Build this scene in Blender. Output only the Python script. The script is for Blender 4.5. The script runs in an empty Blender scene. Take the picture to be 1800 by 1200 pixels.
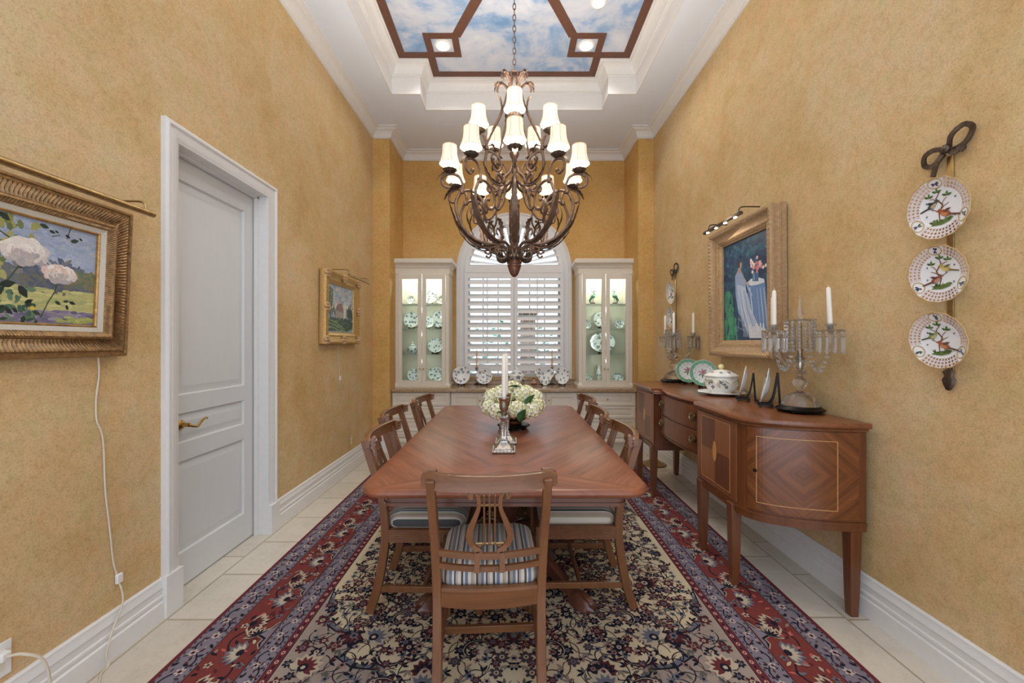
EXPOSURE=0.0; WORLD_E=2.3; SPOT_E=30; HUTCH_E=2.6; BULB_E=8.5; PIC_E=1.2
import bpy, bmesh, math, random
from math import sin, cos, pi, radians as R, sqrt, atan2
from mathutils import Matrix, Vector
random.seed(7)
SC = bpy.context.scene
COL = SC.collection

# ------------------------------------------------------------------ helpers
def S(r, g, b, a=1.0):
    f = lambda c: (c/255/12.92) if c/255 <= 0.04045 else ((c/255+0.055)/1.055)**2.4
    return (f(r), f(g), f(b), a)

def T(x=0, y=0, z=0): return Matrix.Translation((x, y, z))
def RX(d): return Matrix.Rotation(R(d), 4, 'X')
def RY(d): return Matrix.Rotation(R(d), 4, 'Y')
def RZ(d): return Matrix.Rotation(R(d), 4, 'Z')

def spl(pts, n=6, closed=False):
    """Catmull-Rom through pts."""
    P = [Vector(p) for p in pts]; out = []
    m = len(P)
    for i in range(m if closed else m-1):
        if closed: a, b, c, d = P[i-1], P[i], P[(i+1) % m], P[(i+2) % m]
        else: a, b, c, d = P[max(i-1, 0)], P[i], P[i+1], P[min(i+2, m-1)]
        for k in range(n):
            t = k/n
            out.append(0.5*((2*b)+(c-a)*t+(2*a-5*b+4*c-d)*t*t+(3*b-a-3*c+d)*t**3))
    if not closed: out.append(P[-1])
    return out

class MB:
    def __init__(s): s.v=[]; s.f=[]; s.c=[]; s.m=[]; s.uv=[]; s.T=Matrix(); s.col=None; s.mi=0
    def add(s, vs, fs, uvs=None, raw=False):
        o=len(s.v)
        if raw: s.v += [tuple(v) for v in vs]
        else: s.v += [tuple(s.T @ Vector(v)) for v in vs]
        for k,f in enumerate(fs):
            s.f.append([i+o for i in f]); s.c.append(s.col); s.m.append(s.mi)
            s.uv.append(uvs[k] if uvs else None)
        return s
    def box(s, x0,x1,y0,y1,z0,z1):
        vs=[(x,y,z) for z in (z0,z1) for y in (y0,y1) for x in (x0,x1)]
        return s.add(vs,[(0,2,3,1),(4,5,7,6),(0,1,5,4),(2,6,7,3),(0,4,6,2),(1,3,7,5)])
    def lathe(s, prof, n=24, a0=0, a1=360, wob=None):
        full = abs(a1-a0)>=360; k=n if full else n+1
        vs=[]; fs=[]
        for j,(r,z) in enumerate(prof):
            for i in range(k):
                a=R(a0+(a1-a0)*i/n); rr=r*(wob(a,j) if wob else 1)
                vs.append((rr*cos(a),rr*sin(a),z))
        for j in range(len(prof)-1):
            for i in range(n):
                i2=(i+1)%k
                fs.append((j*k+i,j*k+i2,(j+1)*k+i2,(j+1)*k+i))
        if full:
            if prof[0][0]>1e-5: fs.append(tuple(range(k-1,-1,-1)))
            if prof[-1][0]>1e-5: fs.append(tuple((len(prof)-1)*k+i for i in range(k)))
        return s.add(vs,fs)
    def sweep(s, pts, sec, scale=None, up=None, closed=False, caps=True):
        P=[Vector(p) for p in pts]; n=len(P); m=len(sec)
        vs=[]; fs=[]; prev=None
        for i in range(n):
            if closed: t=(P[(i+1)%n]-P[i-1])
            else: t=(P[min(i+1,n-1)]-P[max(i-1,0)])
            if t.length<1e-9: t=Vector((0,0,1))
            t.normalize()
            if up is not None:
                u=Vector(up); sd=t.cross(u)
                if sd.length<1e-4: sd=prev if prev else t.orthogonal()
                sd.normalize()
            else:
                sd = (prev - t*prev.dot(t)) if prev else t.orthogonal()
                if sd.length<1e-6: sd=t.orthogonal()
                sd.normalize()
            prev=sd; b=sd.cross(t).normalized()
            k=1 if scale is None else (scale[i] if hasattr(scale,'__len__') else scale)
            kx,ky=(k if hasattr(k,'__len__') else (k,k))
            for (x,y) in sec: vs.append(P[i]+sd*x*kx+b*y*ky)
        for i in range(n if closed else n-1):
            i2=(i+1)%n
            for j in range(m):
                j2=(j+1)%m
                fs.append((i*m+j,i*m+j2,i2*m+j2,i2*m+j))
        if caps and not closed:
            fs.append(tuple(range(m-1,-1,-1))); fs.append(tuple((n-1)*m+j for j in range(m)))
        return s.add(vs,fs)
    def tube(s, pts, r, n=8, closed=False, up=None):
        sec=[(cos(2*pi*i/n),sin(2*pi*i/n)) for i in range(n)]
        return s.sweep(pts,sec,r,up,closed)
    def bar(s, pts, w, h, up=(0,0,1), scale=None):
        sec=[(-w/2,-h/2),(w/2,-h/2),(w/2,h/2),(-w/2,h/2)]
        return s.sweep(pts,sec,scale,up)
    def prism(s, poly, z0, z1):
        n=len(poly)
        vs=[(p[0],p[1],z0) for p in poly]+[(p[0],p[1],z1) for p in poly]
        fs=[tuple(range(n-1,-1,-1)),tuple(range(n,2*n))]+[(i,(i+1)%n,n+(i+1)%n,n+i) for i in range(n)]
        return s.add(vs,fs)
    def loops(s, rings, cap0=True, cap1=True):
        n=len(rings[0]); vs=[p for r in rings for p in r]; fs=[]
        for j in range(len(rings)-1):
            for i in range(n):
                fs.append((j*n+i,j*n+(i+1)%n,(j+1)*n+(i+1)%n,(j+1)*n+i))
        if cap0: fs.append(tuple(range(n-1,-1,-1)))
        if cap1: fs.append(tuple((len(rings)-1)*n+i for i in range(n)))
        return s.add(vs,fs)
    def ball(s, c, r, n=10, m=6, sx=1, sy=1, sz=1):
        vs=[];fs=[]
        for j in range(m+1):
            t=pi*j/m
            for i in range(n):
                a=2*pi*i/n
                vs.append((c[0]+r*sx*sin(t)*cos(a),c[1]+r*sy*sin(t)*sin(a),c[2]-r*sz*cos(t)))
        for j in range(m):
            for i in range(n):
                fs.append((j*n+i,j*n+(i+1)%n,(j+1)*n+(i+1)%n,(j+1)*n+i))
        return s.add(vs,fs)
    def molding(s, path, prof, fn, closed=False):
        """mitred moulding; path 2-D, prof (offset to the right of travel, height); fn(u,v,h)->xyz"""
        n=len(path); P=[Vector(p) for p in path]; vs=[]; fs=[]; m=len(prof)
        for i in range(n):
            if closed or 0<i<n-1:
                d0=(P[i]-P[i-1]).normalized(); d1=(P[(i+1)%n]-P[i]).normalized()
            elif i==0: d0=d1=(P[1]-P[0]).normalized()
            else: d0=d1=(P[-1]-P[-2]).normalized()
            n0=Vector((d0.y,-d0.x)); n1=Vector((d1.y,-d1.x))
            mt=(n0+n1); mt.normalize(); mt=mt/max(mt.dot(n0),0.2)
            for (o,h) in prof:
                q=P[i]+mt*o; vs.append(fn(q.x,q.y,h))
        for i in range(n if closed else n-1):
            i2=(i+1)%n
            for j in range(m-1):
                fs.append((i*m+j,i2*m+j,i2*m+j+1,i*m+j+1))
        return s.add(vs,fs)
    def build(s, name, mat, parent=None, smooth=38, bevel=0, seg=2, recalc=True, loc=None, rot=None):
        me=bpy.data.meshes.new(name); me.from_pydata(s.v,[],s.f)
        mats=mat if isinstance(mat,(list,tuple)) else [mat]
        for m_ in mats: me.materials.append(m_)
        if any(s.m): me.polygons.foreach_set('material_index',s.m)
        if any(c is not None for c in s.c):
            at=me.color_attributes.new('Col','FLOAT_COLOR','CORNER'); buf=[]
            for f,c in zip(s.f,s.c):
                c=c or (1,1,1,1); buf += list(c)*len(f)
            at.data.foreach_set('color',buf)
        if any(u is not None for u in s.uv):
            ul=me.uv_layers.new(name='UVMap'); buf=[]
            for f,u in zip(s.f,s.uv):
                for k in range(len(f)): buf += list(u[k]) if u else [0,0]
            ul.data.foreach_set('uv',buf)
        if recalc:
            bm=bmesh.new(); bm.from_mesh(me)
            bmesh.ops.recalc_face_normals(bm,faces=bm.faces); bm.to_mesh(me); bm.free()
        if smooth:
            me.shade_smooth(); me.set_sharp_from_angle(angle=R(smooth))
        o=bpy.data.objects.new(name,me); COL.objects.link(o)
        if parent is not None: o.parent=parent
        if loc is not None: o.location=loc
        if rot is not None: o.rotation_euler=rot
        if bevel:
            b=o.modifiers.new('Bevel','BEVEL'); b.width=bevel; b.segments=seg; b.limit_method='ANGLE'; b.angle_limit=R(40)
            b.harden_normals=False
        return o

class Paint(MB):
    """flat coloured shapes laid over a surface: fn(u,v,h) -> xyz, h = small lift per layer"""
    def __init__(s, fn, step=0.0003): super().__init__(); s.fn=fn; s.step=step
    def poly(s, pts, col, layer=0):
        s.col=col; n=len(pts)
        s.add([s.fn(p[0],p[1],layer*s.step) for p in pts],[tuple(range(n))],raw=False)
    def ell(s, x,y,a,b,col,layer=0,rot=0,n=12):
        c,sn=cos(rot),sin(rot); pts=[]
        for i in range(n):
            t=2*pi*i/n; u,v=a*cos(t),b*sin(t); pts.append((x+u*c-v*sn,y+u*sn+v*c))
        s.poly(pts,col,layer)
    def leaf(s, x,y,L,w,rot,col,layer=0):
        c,sn=cos(rot),sin(rot)
        pts=[]
        for (u,v) in ((0,0),(.25,.38),(.55,.5),(.8,.25),(1,0),(.8,-.25),(.55,-.5),(.25,-.38)):
            u*=L; v*=w; pts.append((x+u*c-v*sn,y+u*sn+v*c))
        s.poly(pts,col,layer)
    def stroke(s, pts, w, col, layer=0, taper=True):
        P=[Vector(p[:2]) for p in pts]; n=len(P); Lf=[];Rt=[]
        for i in range(n):
            t=P[min(i+1,n-1)]-P[max(i-1,0)]
            if t.length<1e-9: t=Vector((1,0))
            t.normalize(); nn=Vector((-t.y,t.x))
            ww=w/2*((0.35+0.65*sin(pi*min(max((i+.5)/n,0),1))) if taper else 1)
            Lf.append(P[i]+nn*ww); Rt.append(P[i]-nn*ww)
        for i in range(n-1): s.poly([Lf[i],Lf[i+1],Rt[i+1],Rt[i]],col,layer)
    def flower(s, x,y,r,n,c1,c2,layer=0,rot=0,c3=None):
        for i in range(n):
            a=rot+2*pi*i/n
            s.ell(x+cos(a)*r*.6,y+sin(a)*r*.6,r*.45,r*.3,c1,layer+(i%2)*.3,a,8)
        s.ell(x,y,r*.4,r*.4,c2,layer+1,0,8)
        if c3: s.ell(x,y,r*.18,r*.18,c3,layer+2,0,6)

def tag(o, label=None, cat=None, group=None, kind=None):
    if label: o['label']=label
    if cat: o['category']=cat
    if group: o['group']=group
    if kind: o['kind']=kind
    return o
def thing(name, label, cat, loc=(0,0,0), rz=0, group=None):
    o=bpy.data.objects.new(name,None); COL.objects.link(o); o.location=loc; o.rotation_euler=(0,0,R(rz))
    o.empty_display_size=.05
    return tag(o,label,cat,group)
def struct(o): o['kind']='structure'; return o
def copy_tree(o, parent=None):
    c=o.copy(); COL.objects.link(c)
    if parent is not None: c.parent=parent
    for ch in list(o.children): copy_tree(ch,c)
    return c

# ------------------------------------------------------------------ materials
def newmat(name):
    m=bpy.data.materials.new(name); m.use_nodes=True; nt=m.node_tree
    return m,nt,nt.nodes['Principled BSDF']
def nd(nt, typ, props=None, **inp):
    n=nt.nodes.new(typ)
    for k,v in (props or {}).items(): setattr(n,k,v)
    for k,v in inp.items():
        key=k.replace('_',' ')
        sock=n.inputs[int(k[1:])] if (k[0]=='i' and k[1:].isdigit()) else n.inputs[key]
        if isinstance(v,bpy.types.NodeSocket): nt.links.new(v,sock)
        else: sock.default_value=v
    return n
def math_(nt,op,a,b=0.0,clamp=False):
    n=nt.nodes.new('ShaderNodeMath'); n.operation=op; n.use_clamp=clamp
    for i,v in enumerate((a,b)):
        if isinstance(v,bpy.types.NodeSocket): nt.links.new(v,n.inputs[i])
        else: n.inputs[i].default_value=v
    return n.outputs[0]
def mixc(nt, fac, a, b, mode='MIX'):
    n=nt.nodes.new('ShaderNodeMix'); n.data_type='RGBA'; n.blend_type=mode
    for i,v in ((0,fac),(6,a),(7,b)):
        if isinstance(v,bpy.types.NodeSocket): nt.links.new(v,n.inputs[i])
        else: n.inputs[i].default_value=v
    return n.outputs[2]
def coords(nt, scale=(1,1,1), kind='Object', rot=(0,0,0)):
    tc=nt.nodes.new('ShaderNodeTexCoord')
    mp=nd(nt,'ShaderNodeMapping',Vector=tc.outputs[kind],Scale=scale,Rotation=rot)
    return mp.outputs[0]
def noise(nt, vec, scale, detail=4, rough=.55, dist=0):
    return nd(nt,'ShaderNodeTexNoise',Vector=vec,Scale=scale,Detail=detail,Roughness=rough,Distortion=dist).outputs['Fac']
def ramp(nt, fac, stops):
    n=nt.nodes.new('ShaderNodeValToRGB'); e=n.color_ramp.elements
    while len(e)<len(stops): e.new(.5)
    for el,(p,c) in zip(e,stops): el.position=p; el.color=c if len(c)==4 else (*c,1)
    nt.links.new(fac,n.inputs[0]); return n.outputs[0]
def bump(nt, h, strength=.2, dist=.002):
    return nd(nt,'ShaderNodeBump',Strength=strength,Distance=dist,Height=h).outputs[0]
def set_(b, nt, **kw):
    for k,v in kw.items():
        s=b.inputs[k.replace('_',' ')]
        if isinstance(v,bpy.types.NodeSocket): nt.links.new(v,s)
        else: s.default_value=v

def simple(name, col=None, rough=.5, metal=0, attr=False, nz=None, bp=None, coat=0, trans=0, ior=1.45, emit=None, spec=.5, sheen=0, sss=0):
    m,nt,b=newmat(name)
    base=col
    if attr: base=nd(nt,'ShaderNodeAttribute',{'attribute_name':'Col'}).outputs['Color']
    if nz:
        sc,amt,st=nz
        f=noise(nt,coords(nt,st),sc,5,.6)
        lo=max(0,1-amt); hi=1+amt
        f2=ramp(nt,f,[(.3,(lo,lo,lo)),(.7,(hi,hi,hi))])
        base=mixc(nt,1.0,base,f2,'MULTIPLY')
    set_(b,nt,Base_Color=base,Roughness=rough,Metallic=metal,IOR=ior)
    b.inputs['Specular IOR Level'].default_value=spec
    b.inputs['Coat Weight'].default_value=coat
    b.inputs['Coat Roughness'].default_value=.15
    b.inputs['Transmission Weight'].default_value=trans
    b.inputs['Sheen Weight'].default_value=sheen
    if emit: 
        b.inputs['Emission Color'].default_value=emit[0]; b.inputs['Emission Strength'].default_value=emit[1]
    if bp:
        sc,stg,st=bp
        h=noise(nt,coords(nt,st),sc,4,.6)
        nt.links.new(bump(nt,h,stg),b.inputs['Normal'])
    return m

def wood(name, c, amt=.35, axis='z', rough=.32, coat=.35, fine=1.0, attr=False):
    st={'x':(.06,1,1),'y':(1,.06,1),'z':(1,1,.06)}[axis]
    m,nt,b=newmat(name)
    v=coords(nt,st)
    n1=noise(nt,v,22*fine,4,.6,.6); n2=noise(nt,v,110*fine,3,.6)
    f=math_(nt,'ADD',math_(nt,'MULTIPLY',n1,.65),math_(nt,'MULTIPLY',n2,.35))
    g=ramp(nt,f,[(.32,(1-amt,1-amt*1.1,1-amt*1.15)),(.52,(1,1,1)),(.72,(1+amt*.6,1+amt*.6,1+amt*.5))])
    base=nd(nt,'ShaderNodeAttribute',{'attribute_name':'Col'}).outputs['Color'] if attr else c
    set_(b,nt,Base_Color=mixc(nt,1.0,base,g,'MULTIPLY'),Roughness=rough)
    b.inputs['Coat Weight'].default_value=coat; b.inputs['Coat Roughness'].default_value=.12
    nt.links.new(bump(nt,f,.06,.001),b.inputs['Normal'])
    return m

def M_wall(name='ochre_sponged_wall',stops=None):
    m,nt,b=newmat(name)
    v=coords(nt)
    big=noise(nt,v,1.3,3,.55,.4); mid=noise(nt,v,6,5,.6,.3); fine=noise(nt,v,120,3,.7)
    f=math_(nt,'ADD',math_(nt,'MULTIPLY',big,.6),math_(nt,'MULTIPLY',mid,.4))
    c=ramp(nt,f,stops or [(.30,S(192,158,104)),(.45,S(204,173,124)),(.56,S(210,182,138)),(.68,S(208,186,150))])
    sp=ramp(nt,fine,[(.28,(.74,.72,.67)),(.47,(1,1,1)),(.72,(1.12,1.12,1.10))])
    hue=noise(nt,v,9,4,.6,.3); c=mixc(nt,1.0,c,ramp(nt,hue,[(.36,(1.03,.97,.95)),(.5,(1,1,1)),(.64,(.97,1.01,.96))]),'MULTIPLY'); spg=noise(nt,v,34,4,.65,.4); sp=mixc(nt,1.0,sp,ramp(nt,spg,[(.34,(.90,.885,.85)),(.5,(1,1,1)),(.68,(1.05,1.05,1.05))]),'MULTIPLY')
    set_(b,nt,Base_Color=mixc(nt,1.0,c,sp,'MULTIPLY'),Roughness=.72)
    b.inputs['Specular IOR Level'].default_value=.25
    nt.links.new(bump(nt,fine,.15,.001),b.inputs['Normal'])
    return m
def M_floor():
    m,nt,b=newmat('travertine_tile')
    v=coords(nt,rot=(0,0,R(90)))
    bk=nd(nt,'ShaderNodeTexBrick',{'offset':.37,'offset_frequency':2,'squash':.68,'squash_frequency':2},Vector=nd(nt,'ShaderNodeMapping',Vector=v,Location=(.28,.02,0)).outputs[0],
          Scale=1.0,Color1=S(212,204,189),Color2=S(199,190,175),Mortar=S(168,156,134),Mortar_Size=.006,Mortar_Smooth=.2,Bias=0.0,Brick_Width=.56,Row_Height=.41)
    n1=noise(nt,v,7,6,.65,.5); n2=noise(nt,v,60,4,.7)
    g=ramp(nt,math_(nt,'ADD',math_(nt,'MULTIPLY',n1,.6),math_(nt,'MULTIPLY',n2,.4)),[(.3,(.84,.83,.80)),(.5,(1,1,1)),(.7,(1.06,1.06,1.06))])
    set_(b,nt,Base_Color=mixc(nt,1.0,bk.outputs['Color'],g,'MULTIPLY'),Roughness=.38)
    nt.links.new(bump(nt,math_(nt,'SUBTRACT',1.0,bk.outputs['Fac']),.3,.002),b.inputs['Normal'])
    return m
def M_mural():
    m,nt,b=newmat('painted_sky')
    v=coords(nt)
    n1=noise(nt,v,2.1,9,.62,.7); n2=noise(nt,v,7,6,.6)
    f=math_(nt,'ADD',math_(nt,'MULTIPLY',n1,.8),math_(nt,'MULTIPLY',n2,.2))
    c=ramp(nt,f,[(.36,S(116,154,198)),(.45,S(150,178,214)),(.52,S(192,202,220)),(.64,S(214,218,228))])
    set_(b,nt,Base_Color=c,Roughness=.8); return m
def M_table(hw, yfront):
    m,nt,b=newmat('chevron_mahogany')
    tc=nt.nodes.new('ShaderNodeTexCoord')
    sp=nd(nt,'ShaderNodeSeparateXYZ',Vector=tc.outputs['Object'])
    ax=math_(nt,'ABSOLUTE',sp.outputs[0]); y=sp.outputs[1]
    dist=math_(nt,'SUBTRACT',y,yfront)
    edge=math_(nt,'SUBTRACT',hw,ax)
    tri=math_(nt,'LESS_THAN',dist,math_(nt,'MULTIPLY',edge,.62))
    p1=math_(nt,'SUBTRACT',math_(nt,'MULTIPLY',ax,.82),math_(nt,'MULTIPLY',y,.57))
    q1=math_(nt,'ADD',math_(nt,'MULTIPLY',ax,.57),math_(nt,'MULTIPLY',y,.82))
    p2=math_(nt,'ADD',math_(nt,'MULTIPLY',ax,.42),math_(nt,'MULTIPLY',y,.9))
    q2=math_(nt,'SUBTRACT',math_(nt,'MULTIPLY',ax,.9),math_(nt,'MULTIPLY',y,.42))
    mx=lambda a,c: math_(nt,'ADD',math_(nt,'MULTIPLY',a,math_(nt,'SUBTRACT',1.0,tri)),math_(nt,'MULTIPLY',c,tri))
    v=nd(nt,'ShaderNodeCombineXYZ',X=mx(p1,p2),Y=math_(nt,'MULTIPLY',mx(q1,q2),.05),Z=tri).outputs[0]
    n1=noise(nt,v,16,4,.6,.25); n2=noise(nt,v,85,3,.6,.2)
    f=math_(nt,'ADD',math_(nt,'MULTIPLY',n1,.62),math_(nt,'MULTIPLY',n2,.38))
    c=ramp(nt,f,[(.34,S(98,56,40)),(.5,S(132,80,58)),(.66,S(156,100,74))])
    border=math_(nt,'LESS_THAN',math_(nt,'MINIMUM',edge,dist),.045)
    c=mixc(nt,math_(nt,'MULTIPLY',border,.55),c,S(132,74,46))
    set_(b,nt,Base_Color=c,Roughness=.36)
    b.inputs['Coat Weight'].default_value=.12; b.inputs['Coat Roughness'].default_value=.25
    return m
def M_diamond():
    m,nt,b=newmat('diamond_veneer')
    tc=nt.nodes.new('ShaderNodeTexCoord')
    sp=nd(nt,'ShaderNodeSeparateXYZ',Vector=tc.outputs['UV'])
    u=math_(nt,'ABSOLUTE',sp.outputs[0]); w=math_(nt,'ABSOLUTE',sp.outputs[1])
    p=math_(nt,'ADD',math_(nt,'MULTIPLY',u,.66),math_(nt,'MULTIPLY',w,.75)); q=math_(nt,'SUBTRACT',math_(nt,'MULTIPLY',u,.75),math_(nt,'MULTIPLY',w,.66))
    v=nd(nt,'ShaderNodeCombineXYZ',X=p,Y=math_(nt,'MULTIPLY',q,.04)).outputs[0]
    n1=noise(nt,v,26,4,.6,.15); n2=noise(nt,v,120,3,.6)
    f=math_(nt,'ADD',math_(nt,'MULTIPLY',n1,.65),math_(nt,'MULTIPLY',n2,.35))
    c=ramp(nt,f,[(.34,S(76,40,20)),(.5,S(112,63,33)),(.66,S(138,84,47))])
    set_(b,nt,Base_Color=c,Roughness=.3); b.inputs['Coat Weight'].default_value=.35; b.inputs['Coat Roughness'].default_value=.12
    return m
def M_stripe():
    m,nt,b=newmat('striped_upholstery')
    tc=nt.nodes.new('ShaderNodeTexCoord')
    sp=nd(nt,'ShaderNodeSeparateXYZ',Vector=tc.outputs['Object'])
    x=math_(nt,'FRACT',math_(nt,'MULTIPLY',math_(nt,'ADD',sp.outputs[0],5.0),8.4))
    cr=S(198,192,178); bl=S(98,111,132); ch=S(66,65,68); tn=S(158,144,124); pk=S(172,152,144)
    seq=[cr,ch,cr,bl,cr,tn,pk,cr,ch,tn,bl,cr,ch,pk]
    ws=[.10,.07,.05,.10,.09,.06,.06,.04,.07,.09,.09,.06,.05,.07]
    stops=[];p=0
    for c,w in zip(seq,ws): stops.append((p,c)); p+=w
    r=ramp(nt,x,stops); r.node.color_ramp.interpolation='CONSTANT'
    weave=noise(nt,coords(nt),700,2,.6)
    set_(b,nt,Base_Color=r,Roughness=.75); b.inputs['Sheen Weight'].default_value=.2
    nt.links.new(bump(nt,weave,.12,.001),b.inputs['Normal'])
    return m
def M_pane(name, tint=(1,1,1,1), refl=.08):
    m,nt,b=newmat(name); out=nt.nodes['Material Output']; nt.nodes.remove(b)
    tr=nd(nt,'ShaderNodeBsdfTransparent',Color=tint); gl=nd(nt,'ShaderNodeBsdfGlossy',Roughness=.02)
    fr=nd(nt,'ShaderNodeFresnel',IOR=1.35)
    mx=nt.nodes.new('ShaderNodeMixShader'); nt.links.new(fr.outputs[0],mx.inputs[0]); nt.links.new(tr.outputs[0],mx.inputs[1]); nt.links.new(gl.outputs[0],mx.inputs[2])
    nt.links.new(mx.outputs[0],out.inputs[0]); return m
def M_shade():
    m,nt,b=newmat('lit_silk_shade')
    set_(b,nt,Base_Color=S(176,160,136),Roughness=.8)
    b.inputs['Emission Color'].default_value=S(255,240,214); b.inputs['Emission Strength'].default_value=SHADE_E
    return m
def M_crystal():
    m,nt,b=newmat('cut_crystal')
    set_(b,nt,Base_Color=(1,1,1,1),Roughness=.02,IOR=1.52); b.inputs['Transmission Weight'].default_value=1
    out=nt.nodes['Material Output']; tr=nd(nt,'ShaderNodeBsdfTransparent',Color=(.97,.98,.99,1)); mx=nd(nt,'ShaderNodeMixShader',Fac=.74); nt.links.new(tr.outputs[0],mx.inputs[1]); nt.links.new(b.outputs[0],mx.inputs[2]); nt.links.new(mx.outputs[0],out.inputs[0])
    return m

SHADE_E=.80
WALL=M_wall(); WALLB=M_wall('dim_alcove_sponged_wall',[(.30,S(196,152,84)),(.45,S(206,164,98)),(.56,S(212,172,108)),(.68,S(212,178,122))]); FLOOR=M_floor(); MURAL=M_mural()  # WALLB: ochre wall copy, made more amber to imitate the alcove's weaker light
WHITE=simple('white_trim_paint',S(225,223,220),.38,nz=(30,.02,(1,1,1)))
DOORW=simple('white_door_paint',S(213,215,215),.36,nz=(40,.012,(1,1,.1)))
CEIL=simple('ceiling_paint',S(227,236,250),.8,nz=(4,.015,(1,1,1)))
CREAM=simple('cream_cabinet_paint',S(226,218,202),.4,nz=(20,.02,(1,1,1)))
SHUT=simple('shutter_paint',S(232,231,229),.42,nz=(20,.015,(1,1,1)))
BROWN=simple('brown_ceiling_band',S(104,70,56),.6,nz=(30,.12,(1,1,1)))
GRANITE=simple('tan_granite',S(168,142,110),.18,nz=(55,.35,(1,1,1)),coat=.3)
MAH=wood('mahogany',S(92,52,36),.3,'z')
MAHX=wood('mahogany_along',S(104,60,42),.3,'x')
CHW=wood('chair_mahogany',S(118,76,46),.3,'z',.34,.2)
CHWX=wood('chair_mahogany_rail',S(118,76,46),.3,'x',.34,.2)
SIDW=wood('sideboard_mahogany',S(108,62,35),.34,'z',.33,.2)
SIDTOP=wood('sideboard_top_mahogany',S(126,76,46),.32,'y',.28,.25)
VENEER=wood('tinted_veneer',None,.22,'z',.32,.3,1.2,attr=True)
DIAM=M_diamond(); STRIPE=M_stripe()
IRON=simple('antique_bronze_iron',S(112,90,76),.5,.6,nz=(40,.4,(1,1,1)),bp=(90,.4,(1,1,1)))
IRONP=simple('dark_bronze',S(92,78,68),.42,.7,nz=(60,.4,(1,1,1)),bp=(120,.4,(1,1,1)))
BRASS=simple('polished_brass',S(200,164,96),.22,1.0,nz=(20,.1,(1,1,1)))
ABRASS=simple('aged_brass',S(172,146,100),.32,.95,nz=(30,.25,(1,1,1)))
SILVER=simple('silver',S(172,164,154),.24,1.0,nz=(70,.45,(1,1,1)),bp=(140,.5,(1,1,1)))
BLACKW=simple('ebonised_wood',S(12,10,10),.35,coat=.0,spec=.25,nz=(30,.2,(1,1,1)))
GILT=simple('gilt_carved',S(178,136,78),.4,.55,nz=(60,.35,(1,1,1)),bp=(70,.5,(1,1,1)))
GILTD=simple('dark_bronze_gilt',S(156,122,82),.38,.6,nz=(60,.4,(1,1,1)),bp=(90,.4,(1,1,1)))
GILTP=simple('pale_gilt',S(196,160,118),.5,.3,nz=(60,.3,(1,1,1)),bp=(80,.5,(1,1,1)))
LINEN=simple('linen_liner',S(206,198,182),.8,nz=(200,.08,(1,1,1)))
PCOL=simple('oil_paint',None,.5,attr=True,nz=(160,.12,(1,1,1)),bp=(220,.25,(1,1,1)))
RUGM=simple('wool_pile',None,.95,attr=True,nz=(420,.16,(1,1,1)),bp=(500,.35,(1,1,1)),spec=.1,sheen=.0)
CHINA=simple('glazed_porcelain',None,.16,attr=True,coat=.3,nz=(20,.01,(1,1,1)))
PANE=M_pane('cabinet_glass',(.93,.97,.95,1)); WINP=M_pane('window_glass',(.96,.98,.98,1))
SHELFG=M_pane('glass_shelf',(.93,.985,.96,1))
CRYS=M_crystal()
CRYSB=simple('faceted_crystal',S(255,251,244),.05,trans=.80,ior=1.55,nz=(30,.02,(1,1,1)))
WAX=simple('ivory_wax',S(238,232,220),.5,nz=(10,.02,(1,1,1)))
OWAX=simple('amber_wax',S(220,168,104),.5,nz=(10,.04,(1,1,1)))
SHADE=M_shade(); SHADEIN=simple('lit_shade_lining',S(255,250,240),.8,emit=(S(255,244,226),2.6),nz=(10,.01,(1,1,1)))
SHTRIM=simple('shade_piping',S(150,120,84),.8,emit=(S(220,176,120),.34),nz=(60,.1,(1,1,1)))
CORD=simple('ivory_cord',S(214,202,182),.5,nz=(30,.03,(1,1,1)))
PLASTIC=simple('white_plastic',S(232,230,226),.35,nz=(30,.02,(1,1,1)))
def M_lamp(name,c,e):
    return simple(name,c,.5,emit=(c,e),nz=(10,.01,(1,1,1)))
LED=M_lamp('lit_lamp_lens',S(255,250,240),14.0)
# ------------------------------------------------------------------ camera, world
CX,CY,F,H=898.5,603.0,710.0,1.33
def px(x,y,d): return Vector(((x-CX)*d/F, d, H-(y-CY)*d/F))
cam=bpy.data.cameras.new('camera'); cam.sensor_width=36; cam.lens=36*F/1800; cam.shift_x=1.5/1800; cam.shift_y=3/1800
cam.clip_start=.02
co=bpy.data.objects.new('camera',cam); COL.objects.link(co); co.location=(0,0,H); co.rotation_euler=(R(90),0,0)
SC.camera=co
SC.view_settings.view_transform='Standard'; SC.view_settings.look='None'; SC.view_settings.gamma=1; SC.view_settings.use_curve_mapping=False
SC.view_settings.exposure=EXPOSURE
SC.cycles.use_denoising=True; SC.cycles.max_bounces=10; SC.cycles.diffuse_bounces=5; SC.cycles.transparent_max_bounces=16; SC.cycles.transmission_bounces=10
SC.cycles.sample_clamp_indirect=6.0; SC.cycles.caustics_refractive=False; SC.cycles.caustics_reflective=False
W=bpy.data.worlds.new('overcast_sky'); SC.world=W; W.use_nodes=True
bg=W.node_tree.nodes['Background']; bg.inputs[0].default_value=S(226,236,252); bg.inputs[1].default_value=WORLD_E
def light(name, typ, loc, power, col=(1,.86,.68), size=.03, rot=(0,0,0), spot=None, parent=None):
    l=bpy.data.lights.new(name,typ); l.energy=power; l.color=col
    if typ=='AREA': l.size=size
    else: l.shadow_soft_size=size
    if typ=='SPOT': l.spot_size=R(spot[0]); l.spot_blend=spot[1]
    o=bpy.data.objects.new(name,l); COL.objects.link(o); o.location=loc; o.rotation_euler=rot
    if parent is not None: o.parent=parent
    return o

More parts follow.
